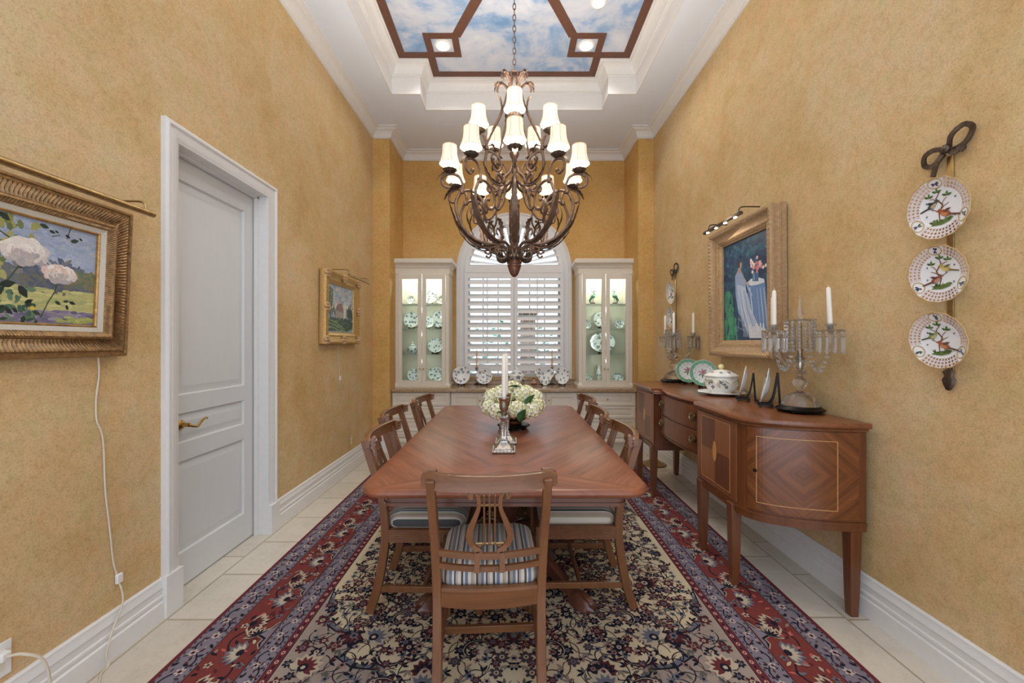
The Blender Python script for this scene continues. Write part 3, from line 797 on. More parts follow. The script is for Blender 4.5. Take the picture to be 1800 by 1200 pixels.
# right hutch contents
def crane(label,x,flip,z):
    t=thing('crane_figurine',label,'figurine',(x,5.40,z),0)
    m=MB()
    k=-1 if flip else 1
    m.col=None
    p=spl([(k*-.03,0,.075),(k*-.012,0,.105),(k*.012,0,.118),(k*.022,0,.135),(k*.012,0,.155),(k*.002,0,.172),(k*.012,0,.186),(k*.028,0,.180),(k*.042,0,.172)],5)
    n=len(p); rad=[]
    for i in range(n):
        f=i/n; rad.append(.006+.022*math.exp(-((f-.2)/.16)**2) if f<.88 else .006*(1-(f-.88)/.14)+.0012)
    m.tube(p,rad,10)
    m.tube(spl([(k*-.02,0,.09),(k*-.04,0,.07),(k*-.05,0,.045)],4),[.016,.015,.013,.012,.010,.008,.006,.005,.004][:9],8)
    for dx in (-.012,.006): m.tube([(k*dx,0,.09),(k*(dx+.004),.004,.06),(k*dx,0,.028)],.0035,6)
    m.tube(spl([(k*-.03,.01,.028),(k*-.034,.012,.05),(k*-.026,.014,.075)],4),.009,6)
    m.build('bird',simple('jade_green_glaze',S(74,128,108),.3,nz=(60,.4,(1,1,1)),coat=.3),t)
    m=MB(); m.lathe([(0,0),(.045,0),(.042,.012),(.03,.02),(.034,.028),(0,.030)],8,wob=lambda a,j:1+.12*sin(3*a+j)); m.build('base',simple('carved_rosewood',S(110,64,46),.45,nz=(60,.3,(1,1,1))),t)
crane('green crane figurine on a wood base, left pane of the right hutch top shelf',hx(1042),False,SH[0])
crane('green crane figurine on a wood base, right pane of the right hutch top shelf',hx(1081),True,SH[0])
plate('large round plate behind the door stiles on the right hutch second shelf',(hx(1058.5),5.44,SH[1]),.225,21,0,stand='black easel of the large round plate on the right hutch second shelf')
plate('small saucer at the left end of the right hutch second shelf',(hx(1031),5.40,SH[1]),.12,22,14)
plate('small plate at the right end of the right hutch second shelf',(hx(1088.5),5.40,SH[1]),.13,23,-10)
plate('wide oval platter on the third shelf of the right hutch',(hx(1059.5),5.43,SH[2]),.35,24,0,oval=.8,dens=1.5,stand='black easel of the wide oval platter on the right hutch third shelf',sc=1.3)
plate('little plate at the left end of the right hutch bottom shelf',(hx(1033),5.41,SH[3]),.12,25,10)
plate('little plate at the right end of the right hutch bottom shelf',(hx(1087),5.41,SH[3]),.14,26,-8)
t=thing('ewer','slender floral ewer on the bottom shelf of the right hutch','ewer',(hx(1053),5.42,SH[3]+.0005))
m=MB(); m.col=WHT; m.lathe([(0,0),(.032,0),(.03,.012),(.014,.03),(.016,.045),(.036,.09),(.038,.12),(.024,.165),(.014,.19),(.014,.21),(.024,.235),(.02,.236),(.0,.2)],20)
floral_spots(m,[((.038*cos(a),.038*sin(a),.105),cos(a),sin(a),0) for a in (0,1,2,3,4,5,)],5,.014); m.build('body',CHINA,t,recalc=False)
m=MB(); m.col=S(200,190,150); m.tube(spl([(-.02,0,.225),(-.045,0,.22),(-.05,0,.17),(-.036,0,.12)],5),.005,6); m.build('handle',CHINA,t)
# on the counter
plate('round floral plate standing left of the window, nearest the left hutch',(hx(811,5.36),5.36,CT),.235,41,6,oval=1.06,stand='black easel under the round plate nearest the left hutch on the counter')
plate('round floral plate second from the left hutch on the counter',(hx(851,5.38),5.38,CT),.225,42,2,oval=.95,stand='black easel under the second plate on the counter')
plate('triangular floral dish standing on the counter right of the urn',(hx(958,5.38),5.38,CT),.235,43,-2,tri=True,stand='black easel under the triangular dish on the counter')
plate('upright oval floral plate nearest the right hutch on the counter',(hx(988,5.36),5.36,CT),.195,44,-5,oval=1.25,stand='black easel under the oval plate nearest the right hutch')
pot('lidded floral porcelain urn on the counter behind the flowers','lidded_urn','urn',(hx(908,5.36),5.36,CT+.0005),[(0,0),(.05,0),(.045,.015),(.06,.03),(.105,.07),(.108,.1),(.098,.125),(.0,.126)],51,True,9,lid=([(.0,.125),(.108,.126),(.106,.134),(.085,.165),(.05,.195),(.022,.21),(.02,.222),(.016,.235),(0,.24)],.172))
m=MB(); m.lathe([(0,0),(.045,0),(.03,.012),(.05,.03),(.03,.06),(.012,.085),(.018,.1),(0,.118)],10,wob=lambda a,j:1+.18*sin(3*a+j))
tag(m.build('gilt_figurine',simple('gilt_rose_glaze',S(158,120,96),.4,.3,nz=(60,.4,(1,1,1))),loc=(hx(938,5.40),5.40,CT)),'small gilded figurine between the urn and triangular dish','figurine')
def glass_stick(x,label,clabel):
    t=thing('glass_candlestick',label,'candlestick',(x,5.47,CT))
    m=MB(); m.lathe([(0,0),(.045,0),(.045,.006),(.02,.016),(.01,.03),(.014,.05),(.009,.07),(.008,.15),(.013,.17),(.009,.19),(.018,.215),(.02,.24),(.014,.24),(.012,.22),(0,.22)],16); m.build('stick',CRYS,t)
    m=MB(); m.T=T(x,5.47,CT+.221); m.lathe([(0,0),(.0105,0),(.007,.24),(.003,.25),(0,.25)],12)
    tag(m.build('taper_candle',OWAX),clabel,'candle')
glass_stick(hx(838,5.47),'clear glass candlestick behind the two left plates','amber taper in front of the left shutter')
glass_stick(hx(970.5,5.47),'clear glass candlestick behind the triangular dish','amber taper in front of the right shutter')
# ------------------------------------------------------------------ oriental rug
RX0,RX1,RY0,RY1=-1.416,1.440,.72,4.52; RCX,RCY=(RX0+RX1)/2,(RY0+RY1)/2; RZT=.010
def make_rug():
    rnd=random.Random(21)
    CRM=S(196,180,150); GRY=S(122,114,124); RED=S(114,56,52); NAV=S(34,32,44); MAR=S(80,42,45); SLA=S(102,104,114); TAU=S(138,122,112); PAL=S(176,162,142); BLU=S(44,54,84); ROS=S(138,108,100); MRD=S(98,46,50)
    p=Paint(lambda u,v,h:(u,v,RZT+h),.00022)
    p.col=S(120,50,52); p.box(RX0,RX1,RY0,RY1,.001,RZT)
    hw=(RX1-RX0)/2; hl=(RY1-RY0)/2
    def rect(ins,col,l): p.poly([(RX0+ins,RY0+ins),(RX1-ins,RY0+ins),(RX1-ins,RY1-ins),(RX0+ins,RY1-ins)],col,l)
    rect(.004,MRD,1); rect(.02,GRY,2); rect(.128,S(60,40,48),3); rect(.133,RED,4); rect(.332,S(60,40,48),5); rect(.337,GRY,6); rect(.424,S(70,40,50),7); rect(.428,MRD,8); rect(.463,S(52,42,52),9); rect(.468,CRM,10)
    L0=11; cnt=[0]; raw=p.poly
    def jit(pts,c,l=0):   # never two shapes at exactly the same height
        cnt[0]+=1; raw(pts,c,l+(cnt[0]%23)*.011)
    p.poly=jit
    # ---- frames along the four sides: (along, across) -> uv ; across measured from the outer edge
    def sides():
        yield (lambda s,a:(RX0+a,RCY+s)),hl; yield (lambda s,a:(RX1-a,RCY+s)),hl
        yield (lambda s,a:(RCX+s,RY0+a)),hw; yield (lambda s,a:(RCX+s,RY1-a)),hw
    class Sub:
        def __init__(s,f): s.f=f
        def poly(s,pts,c,l): p.poly([s.f(*q) for q in pts],c,l)
        ell=Paint.ell; leaf=Paint.leaf; stroke=Paint.stroke; flower=Paint.flower
    for f,half in sides():
        q=Sub(f)
        # guard bands
        for lo,hi,step in ((.022,.126,.1),(.34,.422,.088)):
            mid=(lo+hi)/2; wd=hi-lo; n=int((half-lo)/step)
            ph=[(s*.012,mid+wd*.3*sin(s*.012*2*pi/(step*2))) for s in range(int(-(half-hi)/.012),int((half-hi)/.012)+1)]
            q.stroke(ph,.006,NAV,L0,False)
            for i in range(-n,n+1):
                s=i*step
                if abs(s)>half-hi: continue
                sg=1 if i%2 else -1
                q.flower(s,mid-sg*wd*.12,wd*.2,6,S(178,164,160),MAR,L0+1,0,NAV)
                for k in range(4):
                    a=sg*(.5+k*.7)+(0 if k<2 else 1.2)
                    q.leaf(s+step*.34*cos(a+1),mid+sg*wd*.2*sin(a),wd*.26,wd*.1,a,NAV if k%2 else MAR,L0+1)
                q.leaf(s+step*.5,mid+sg*wd*.26,wd*.3,wd*.13,2.4*sg,NAV,L0+1)
                q.ell(s+step*.3,mid-sg*wd*.34,wd*.06,wd*.06,MAR,L0+1,0,6)
            for _k in range(int(half/.012)):
                s=rnd.uniform(-half+hi,half-hi); q.leaf(s,rnd.uniform(lo+.012,hi-.012),rnd.uniform(.014,.024),.007,rnd.uniform(0,6.28),rnd.choice([NAV,MAR,S(86,80,92),PAL,NAV]),L0+.5)
            for e in (lo+.004,hi-.004):
                k=int((half-e)/.03)
                for i in range(-k,k+1): q.leaf(i*.03-.008,e,.016,.006,0,NAV,L0+1)
        # thin red line with dots
        k=int((half-.445)/.05)
        for i in range(-k,k+1):
            q.ell(i*.05,.446,.011,.009,S(196,150,140),L0,0,6); q.ell(i*.05,.446,.005,.004,NAV,L0+1,0,6); q.leaf(i*.05+.018,.446,.014,.012,0,NAV,L0)
        # main red border
        lo,hi=.135,.330; mid=(lo+hi)/2; wd=hi-lo; step=.36; n=int((half-lo)/step)+1
        for i in range(-n,n+1):
            for hs,off in ((1,0),(-1,.5)):
                s=(i+off)*step
                if abs(s)>half-mid: continue
                # palmette
                c1,c2=(PAL,MAR) if off==0 else (SLA,PAL)
                for k in range(7):
                    a=hs*pi/2+(k-3)*.42
                    q.leaf(s,mid-hs*wd*.18,wd*.38,wd*.17,a,c1,L0+1+(k%2)*.4)
                    q.leaf(s,mid-hs*wd*.18,wd*.29,wd*.10,a,c2,L0+2)
                q.ell(s,mid-hs*wd*.15,wd*.1,wd*.08,NAV,L0+3,0,8)
                # lobed dark cartouche edging the inner line every second repeat
                if off==0:
                    e=hi
                    bl=[(s-step*.45,e),(s-step*.36,e-wd*.12),(s-step*.28,e-wd*.1),(s-step*.22,e-wd*.3),(s-step*.15,e-wd*.22),(s-step*.1,e-wd*.12),(s-step*.02,e-wd*.06),(s+step*.05,e)]
                    q.poly([(a,b-wd*.025) for a,b in bl],PAL,L0); q.poly(bl,NAV,L0+.5)
                    q.poly([(a+step*.02,b+wd*.05) if b<e else (a,b) for a,b in bl],GRY,L0+1)
                    for k in range(6):
                        a=-1.9+k*.5; q.leaf(s-step*.22,e-wd*.3,wd*.3,wd*.1,a,PAL,L0+.7); q.leaf(s-step*.22,e-wd*.3,wd*.25,wd*.06,a,NAV,L0+1)
                # vine + leaves
                q.stroke([(s+step*.5*t/8,mid+hs*wd*.3*sin(pi*t/8+.3)) for t in range(9)],.006,NAV,L0,False)
                for k in range(16):
                    a=rnd.uniform(0,6.28); u=s+rnd.uniform(-.25,.25)*step; v=mid+rnd.uniform(-.42,.42)*wd
                    q.leaf(u,v,wd*rnd.uniform(.1,.22),wd*.07,a,rnd.choice([NAV,SLA,PAL,S(176,90,84),MAR,TAU]),L0+.3)
                for k in range(2):
                    u=s+rnd.uniform(-.25,.25)*step; v=mid+rnd.choice((-1,1))*rnd.uniform(.28,.4)*wd
                    q.flower(u,v,wd*.09,5,rnd.choice([PAL,SLA]),MAR,L0+.6)
    # ---- field: mirrored in both axes
    fx=hw-.47; fy=hl-.47
    class Quad:
        def __init__(s): pass
        def poly(s,pts,c,l):
            for k,(sx,sy) in enumerate(((1,1),(-1,1),(1,-1),(-1,-1))): p.poly([(RCX+sx*a,RCY+sy*b) for a,b in pts],c,l+.07*k)
        ell=Paint.ell; leaf=Paint.leaf; stroke=Paint.stroke; flower=Paint.flower
    q=Quad()
    # corner spandrels (quadrant coordinates: centre (0,0), corner (fx,fy))
    sp=[(fx,fy-.98),(fx-.02,fy-.86),(fx-.07,fy-.80),(fx-.06,fy-.72),(fx-.14,fy-.66),(fx-.22,fy-.64),(fx-.25,fy-.56),(fx-.22,fy-.50),(fx-.30,fy-.45),(fx-.40,fy-.44),(fx-.46,fy-.36),(fx-.44,fy-.28),(fx-.52,fy-.22),(fx-.64,fy-.22),(fx-.70,fy-.12),(fx-.78,fy-.08),(fx-.84,fy),(fx,fy)]
    q.poly([(a-.018,b-.02) if i not in (len(sp)-1,) else (a,b) for i,(a,b) in enumerate(sp)],SLA,L0); q.poly(sp,S(150,136,126),L0+1)
    q.stroke(sp[:-1],.008,NAV,L0+2,False)
    def inside(x,y): return ((fx-x)/.9+(fy-y)/1.05)<.93 and x>fx-.8
    def palmette(x,y,r,a,c1,c2,c3,l):
        for k in range(9):
            b=a+(k-4)*.5; q.leaf(x,y,r*(1.0-.05*abs(k-4)),r*.52,b,c1,l+(k%2)*.3)
        for k in range(7):
            b=a+(k-3)*.5; q.leaf(x,y,r*.70,r*.26,b,c2,l+1)
        q.ell(x,y,r*.26,r*.26,c3,l+2,0,8); q.ell(x,y,r*.12,r*.12,c1,l+3,0,6)
    def scroll(x,y,r,a,flip,l,c=NAV,fill=CRM):
        pts=[]
        for k in range(26):
            t=k/25; rr=r*(1-.80*t); b=a+flip*t*4.6
            pts.append((x+rr*cos(b),y+rr*sin(b)))
        q.ell(x,y,r*.78,r*.74,fill,l,0,14)
        q.stroke(pts,r*.26,c,l+1); q.stroke([(u,v) for u,v in pts[2:-4]],r*.05,PAL,l+2)
        for k in range(0,24,3):
            t=k/25; b=a+flip*t*4.6; q.leaf(pts[k][0],pts[k][1],r*.26,r*.12,b+flip*.6,c,l+1)
        q.flower(x+r*.1*cos(a),y+r*.1*sin(a),r*.2,5,ROS,MAR,l+2)
    # large elements on a half-drop lattice
    items=[]
    sx_,sy_=.36,.40
    for i in range(0,4):
        for j in range(0,5):
            x=i*sx_; y=j*sy_+(.2 if i%2 else 0)
            if x>fx-.05 or y>fy-.05: continue
            items.append((x,y,i,j))
    for (x,y,i,j) in items:
        if i==0: palmette(x,y,.062,pi/2,TAU,MAR,SLA,L0+3)
        elif (i+j)%2==0: palmette(x,y,.072,pi/2,NAV,MAR,SLA,L0+3)
        else: palmette(x,y,.07,-pi/2 if i%2 else 0,SLA if inside(x,y) else MAR,NAV,PAL,L0+3)
        for (dx,dy,a,fl) in ((.17,.1,3.5,1),(.17,-.1,2.8,-1)):
            u,v=x+dx,y+dy
            if u<fx-.07 and 0<v<fy-.07: scroll(u,v,.085,a,fl,L0+2+(.5 if fl>0 else 0),fill=(S(170,154,138) if inside(u,v) else CRM))
    # dense filler flowers, leaves and tendrils
    placed=[]; tries=0
    while len(placed)<620 and tries<30000:
        tries+=1
        x=rnd.uniform(.0,fx-.025); y=rnd.uniform(0,fy-.025)
        if all((x-a)**2+(y-b)**2>.033**2 for a,b in placed): placed.append((x,y))
    for (x,y) in placed:
        k=rnd.random(); a=rnd.uniform(0,6.28)
        if k<.36:
            c=rnd.choice([NAV,NAV,MAR,MAR,S(74,60,66)]); q.flower(x,y,rnd.uniform(.02,.032),rnd.choice((5,6,7)),c,rnd.choice([PAL,SLA,ROS]),L0+4,a,MAR)
        elif k<.55:
            q.flower(x,y,rnd.uniform(.014,.022),5,rnd.choice([ROS,SLA,S(150,132,126)]),NAV,L0+4,a)
        else:
            for e in (-.5,.1,.6): q.leaf(x,y,rnd.uniform(.024,.042),.013,a+e*1.6,rnd.choice([NAV,NAV,MAR,TAU,S(90,92,84)]),L0+4)
        t=a+1.5; pts=[(x+.012*s*cos(t+.16*s),y+.012*s*sin(t+.16*s)) for s in range(9)]
        if all(u<fx-.01 and v<fy-.01 and u>0 and v>0 for u,v in pts): q.stroke(pts,.0055,rnd.choice([NAV,NAV,S(80,58,52)]),L0+1.5)
    for (u,v,c) in ((fx-.2,fy-.22,BLU),(fx-.1,fy-.45,MRD),(fx-.45,fy-.1,SLA),(fx-.33,fy-.62,SLA),(fx-.6,fy-.36,SLA)):
        palmette(u,v,.085,-2.3,PAL,c,NAV,L0+6)
    # central medallion
    for r,c in ((.30,NAV),(.29,TAU),(.2,SLA),(.12,MAR)):
        p.poly([(RCX+r*(1+.07*cos(16*t))*cos(t)*.95,RCY+r*1.25*(1+.07*cos(16*t))*sin(t)) for t in (2*pi*i/96 for i in range(96))],c,L0+10-r*3)
    o=p.build('oriental_rug',RUGM,smooth=0,recalc=False)
    tag(o,'red bordered oriental rug with cream floral field under the table','rug')
make_rug()
FZ=RZT+.0048   # pile height where furniture stands on the rug

# ------------------------------------------------------------------ dining table
TX,TY=-.026,2.642; TW,TL,TH=1.168,2.16,.76
def rrect(w,l,r,n=8,bow=0.0):
    pts=[]
    for (cx_,cy_,a0) in ((w/2-r,l/2-r,0),(-w/2+r,l/2-r,90),(-w/2+r,-l/2+r,180),(w/2-r,-l/2+r,270)):
        for i in range(n+1):
            a=R(a0+90*i/n); pts.append((cx_+r*cos(a),cy_+r*sin(a)))
    return pts
t=thing('dining_table','long reddish mahogany dining table with chevron veneer top','table',(TX,TY,0))
m=MB(); rings=[]
for ins,z in ((.03,TH-.034),(.012,TH-.034),(.004,TH-.028),(.0,TH-.018),(.003,TH-.009),(.009,TH-.003),(.018,TH)):
    rings.append([(x,y,z) for x,y in rrect(TW-2*ins,TL-2*ins,.105-ins)])
m.loops(rings); m.build('tabletop',M_table(TW/2,-TL/2),t,smooth=40)
m=MB()
for (w,l,z0,z1,r) in ((.99,2.0,.68,TH-.0345,.035),(1.0,2.01,.668,.682,.04)):
    outer=rrect(w,l,r); inner=rrect(w-.05,l-.05,max(r-.025,.01))
    m.loops([[(x,y,z0) for x,y in inner],[(x,y,z0) for x,y in outer],[(x,y,z1) for x,y in outer],[(x,y,z1) for x,y in inner],[(x,y,z0) for x,y in inner]],False,False)
m.build('apron',MAHX,t,smooth=40)
for py in (2.36-TY,2.95-TY):
    m=MB(); m.T=T(0,py,0)
    m.lathe([(.0,.17),(.07,.17),(.085,.19),(.085,.25),(.06,.27),(.05,.3),(.075,.36),(.085,.42),(.07,.48),(.045,.52),(.045,.56),(.07,.58),(.09,.60),(.09,.64),(0,.66)],20)
    m.box(-.22,.22,-.09,.09,.64,.7255)
    ped=m.build('pedestal',MAH,t)
    for sx in (-1,1):
        for sy in (-1,1):
            m=MB(); m.T=T(0,py,0); d=Vector((sx*.75,sy*.66,0)).normalized()
            pts=spl([d*.05+Vector((0,0,.235)),d*.16+Vector((0,0,.225)),d*.30+Vector((0,0,.15)),d*.42+Vector((0,0,.075)),d*.50+Vector((0,0,.05))],5)
            n=len(pts); m.sweep(pts,[(-.026,-.035),(.026,-.035),(.026,.03),(.012,.038),(-.012,.038),(-.026,.03)],[1-.35*i/n for i in range(n)],up=(0,0,1))
            # carved paw foot: a low ridged toe swelling out of the leg
            e=d*.44; zf=FZ; rings=[]
            s_=Vector((-d.y,d.x,0))
            for f,hw,hh in ((0,.024,.06),(.03,.034,.068),(.06,.042,.066),(.09,.044,.056),(.115,.038,.042),(.13,.022,.024)):
                ring=[]
                for k in range(13):
                    a=pi*k/12; rr=1+.10*cos(6*a)
                    c=e+d*f*(1+.12*sin(3*a))+s_*hw*cos(a)*rr; ring.append((c.x,c.y,zf+hh*sin(a)*rr))
                rings.append(ring)
            m.loops(rings)
            m.build('leg',MAH,ped)

# ------------------------------------------------------------------ lyre-back chairs
def make_chair(label):
    t=thing('dining_chair',label,'chair',group='lyre back dining chairs around the table')
    def leg(pts,w,h,sc=None):
        m=MB(); P=spl(pts,6); n=len(P)
        s=[1]*n if sc is None else [sc[0]+(sc[1]-sc[0])*i/(n-1) for i in range(n)]
        m.bar(P,w,h,up=(1,0,0),scale=s); return m
    for s in (-1,1):
        leg([(s*.19,-.275,0),(s*.19,-.235,.13),(s*.192,-.205,.30),(s*.195,-.198,.42),(s*.20,-.215,.58),(s*.204,-.26,.73),(s*.206,-.295,.842)],.042,.036,(1.0,.82)).build('leg',CHW,t,bevel=.003)
    for s in (-1,1):
        leg([(s*.20,.19,.41),(s*.20,.195,.33),(s*.20,.215,.18),(s*.20,.262,0)],.046,.034,(1.05,.72)).build('leg',CHW,t,bevel=.003)
    # crest rail: curved board, scrolled ends
    m=MB(); rows=[]
    K=16
    for i in range(K+1):
        u=-1+2*i/K; x=.242*u; y=-.272-.046*(1-u*u)
        dz=.0 if abs(u)<.9 else 0
        zb=.803+(.010*max(0,(abs(u)-.86)/.14)); zt=.866-.003*(1-u*u)-(.016*max(0,(abs(u)-.90)/.10)**2)
        th=.0135
        rows.append([(x,y-th,zb),(x,y+th,zb+.002),(x,y+th*.9,(zb+zt)/2),(x,y+th*1.1,zt-.004),(x,y,zt),(x,y-th,zt-.005),(x,y-th*.85,(zb+zt)/2)])
    m.loops(rows); m.build('crest_rail',CHWX,t,smooth=45)
    for s in (-1,1):   # carved scroll blocks on the sitter's side of the crest ends
        m=MB(); 
        for k,(zc,r) in enumerate(((.852,.011),(.834,.010),(.817,.010))):
            m.tube([(s*.190,-.256,zc),(s*.238,-.248,zc)],r,10)
        m.build('scroll',CHWX,t,smooth=40)
    # curved cross rails
    def crail(zc,h,yend,sag,th=.014,x=.188):
        m=MB(); rows=[]
        for i in range(13):
            u=-1+2*i/12; y=yend-sag*(1-u*u)
            rows.append([(x*u,y-th/2,zc-h/2),(x*u,y+th/2,zc-h/2),(x*u,y+th/2,zc+h/2),(x*u,y-th/2,zc+h/2)])
        m.loops(rows); m.build('cross_rail',CHWX,t,smooth=40)
    crail(.551,.022,-.225,.035); crail(.499,.02,-.213,.035)
    # lyre
    ly=MB()
    for s in (-1,1):
        C=spl([(a_,.493+(b_-.52)*(.803-.493)/(.786-.52)) for a_,b_ in [(s*.062,.762),(s*.070,.776),(s*.055,.786),(s*.042,.775),(s*.037,.752),(s*.040,.725),(s*.055,.69),(s*.070,.655),(s*.073,.63),(s*.062,.606),(s*.045,.592),(s*.036,.583),(s*.045,.572),(s*.045,.545),(s*.045,.520)]],4)
        n=len(C)
        pts=[(c.x,-.312+(.80-c.y)*.24 if c.y>.59 else -.2616,c.y) for c in C]
        w=[.013+.009*math.exp(-((c.y-.64)/.06)**2)+(.006 if c.y<.578 else 0) for c in C]
        m=ly; sec=[(-.5,-.006),(.5,-.006),(.5,.006),(-.5,.006)]
        P=[Vector(q) for q in pts]
        m.sweep(P,[(-.5,-.5),(.5,-.5),(.5,.5),(-.5,.5)],[(ww,.012) for ww in w],up=(0,1,0))
        m.ball((s*.064,-.308,.79),.012,8,6,1,.6,1)
        m.ball((s*.036,-.2616,.592),.010,8,6,1,.6,1)
    lo=ly.build('lyre',CHW,t,smooth=40)
    for x in (-.019,0,.019):
        m=MB(); m.tube([(x,-.308,.785),(x,-.303,.766),(x,-.264,.592)],.0034,6)
        m.ball((x,-.308,.785),.0055,6,4); m.ball((x,-.296,.748),.0065,6,4); m.ball((x,-.266,.602),.0065,6,4)
        o=m.build('string',CHW,lo)
    for z,y,w in ((.748,-.297,.040),(.598,-.2655,.05)):
        m=MB(); m.tube([(-w,y,z),(w,y,z)],.0042,6); m.build('string_bar',ABRASS,lo)
    # seat rails
    m=MB(); rows=[]
    for i in range(13):
        u=-1+2*i/12; x=.178*u; y=-.205-.014*(1-u*u)
        rows.append([(x,y-.012,.345-.006*(1-u*u)),(x,y+.016,.345),(x,y+.016,.412),(x,y-.006,.412),(x,y-.016,.405),(x,y-.013,.397)])
    m.loops(rows); m.build('seat_rail',CHWX,t,smooth=30)
    def reeded(pa,pb,name='seat_rail'):
        m=MB(); pa=Vector(pa);pb=Vector(pb); d=(pb-pa).normalized(); nrm=Vector((d.y,-d.x,0)); prof=[(-.012,.345)]
        for k in range(6):
            z=.347+k*.0103
            for a in range(5): prof.append((.008+.0045*sin(pi*a/4),z+.0103*a/5))
        prof += [(.008,.409),(-.012,.412)]
        m.loops([[tuple(P+nrm*o+Vector((0,0,z))) for o,z in prof] for P in (pa,pb)]); m.build(name,CHWX,t,smooth=25)
    reeded((.2,-.18,0),(.205,.18,0)); reeded((-.205,.18,0),(-.2,-.18,0)); reeded((.19,.205,0),(-.19,.205,0))
    # upholstered drop-in seat
    m=MB(); rings=[]
    for ins,z in ((.004,.405),(-.004,.425),(-.004,.442),(.006,.462),(.028,.478),(.07,.489),(.13,.494)):
        rings.append([(x,y+.0,z) for x,y in rrect(.375-2*ins,.385-2*ins,max(.05-ins*.2,.02),6)])
    m.loops(rings); m.build('seat_cushion',STRIPE,t,smooth=60)
    # stretchers
    for s in (-1,1):
        m=MB(); m.bar([(s*.191,-.237,.115),(s*.2,.222,.115)],.018,.03,up=(0,0,1)); m.build('stretcher',CHW,t,bevel=.002)
    m=MB(); m.bar([(-.19,-.01,.115),(.19,-.01,.115)],.018,.03,up=(0,0,1)); m.build('stretcher',CHWX,t,bevel=.002)
    return t
spots=[(-.091,1.712,3.0,'lyre back mahogany chair at the near end, seen squarely from behind'),
 (-.416,2.17,-90,'nearest of the three lyre back chairs along the left table side'),
 (-.536,2.78,-91,'middle chair on the left table side, pushed out furthest'),
 (-.480,3.405,-95,'farthest chair on the left table side, beside the left hutch'),
 (.335,2.205,90,'nearest chair on the right table side, beside the sideboard'),
 (.320,2.775,91,'middle chair of the three along the right table side'),
 (.370,3.42,93,'farthest chair on the right table side, nearest the right hutch')]
ch0=None
for x,y,a,lab in spots:
    if ch0 is None: c=ch0=make_chair(lab)
    else: c=copy_tree(ch0); c['label']=lab
    c.location=(x,y,FZ); c.rotation_euler=(0,0,R(a))

# ------------------------------------------------------------------ table setting
def silver_stick(x,y,label):
    t=thing('silver_candlestick',label,'candlestick',(x,y,TH+.0005))
    def sqr(pairs,m):
        m.loops([[(a,b,z) for a,b in rrect(2*h,2*h,max(h*.16,.001),3)] for h,z in pairs])
    m=MB(); sqr([(.056,0),(.06,.004),(.06,.010),(.053,.014),(.05,.02),(.047,.024),(.038,.03),(.03,.042),(.022,.05),(.02,.058)],m)
    b=m.build('base',SILVER,t,smooth=35)
    m=MB()
    for sx in (-1,1):
        for sy in (-1,1): m.ball((sx*.04,sy*.04,.02),.012,8,6,1,1,.6)
    for k in range(28):
        s=-.056+.112*(k%7)/6; q=k//7; m.ball([(s,-.057,.011),(s,.057,.011),(-.057,s,.011),(.057,s,.011)][q],.0055,6,4)
    m.build('gadroon',SILVER,b)
    m=MB(); sqr([(.016,.056),(.02,.062),(.016,.068),(.0125,.074),(.0155,.16),(.0185,.168),(.021,.178),(.021,.186),(.015,.19)],m)
    for k in range(8):
        for j in range(5):
            q=j%4; z=.085+k*.0095; w=.0135+.003*k/8
            if j<4: m.ball([(0,-w,z),(0,w,z),(-w,0,z),(w,0,z)][q],.006,5,4,1,1,.7)
    m.build('stem',SILVER,t,smooth=35)
    m=MB(); m.lathe([(.008,.188),(.009,.2),(.014,.206),(.021,.222),(.024,.24),(.0225,.262),(.027,.272),(.03,.278),(.027,.284),(.015,.284),(.014,.27),(0,.27)],20,wob=lambda a,j:1+.035*cos(10*a)*(2<j<8)); m.build('socket',SILVER,t)
def candle(label,loc,L,r=.0125,tilt=(0,0),mat=None):
    m=MB(); m.lathe([(0,0),(r,0),(r*.97,L*.5),(r*.86,L-.006),(r*.5,L),(0,L+.001)],14); m.tube([(0,0,L),(.001,0,L+.012)],.0012,5)
    o=m.build('taper_candle',mat or WAX,loc=loc); o.rotation_euler=(R(tilt[0]),R(tilt[1]),0)
    return tag(o,label,'candle')
silver_stick(-.038,2.135,'nearer silver candlestick with stepped square base on the dining table')
candle('ivory candle in the nearer silver candlestick',(-.038,2.135,TH+.272),.238)
silver_stick(-.029,2.318,'second silver candlestick close behind the first, before the flowers')
candle('ivory candle in the second silver candlestick, mostly hidden by the first',(-.029,2.318,TH+.272),.238)
BX,BY=.016,2.70
t=thing('bowl_stand','black carved wood stand under the silver flower bowl','stand',(BX,BY,TH+.0005))
m=MB(); m.lathe([(0,.012),(.07,.012),(.1,.016),(.108,.024),(.1,.032),(.08,.034),(0,.034)],28,wob=lambda a,j:1+.03*cos(8*a)); m.build('top',BLACKW,t)
for k in range(6):
    a=2*pi*k/6+.3; m=MB(); m.ball((.085*cos(a),.085*sin(a),.009),.011,8,6,1.4,1.4,.8); m.build('foot',BLACKW,t)
t=thing('flower_bowl','low fluted silver bowl on the black stand on the table','bowl',(BX,BY,TH+.035))
m=MB(); m.lathe([(.0,0),(.055,0),(.058,.006),(.05,.012),(.062,.02),(.085,.035),(.095,.055),(.098,.07),(.092,.07),(.085,.05),(0,.03)],48,wob=lambda a,j:1+(.025*cos(24*a) if 2<j<7 else 0)); m.build('bowl',simple('warm_silver',S(170,140,112),.25,.95,nz=(40,.25,(1,1,1))),t)
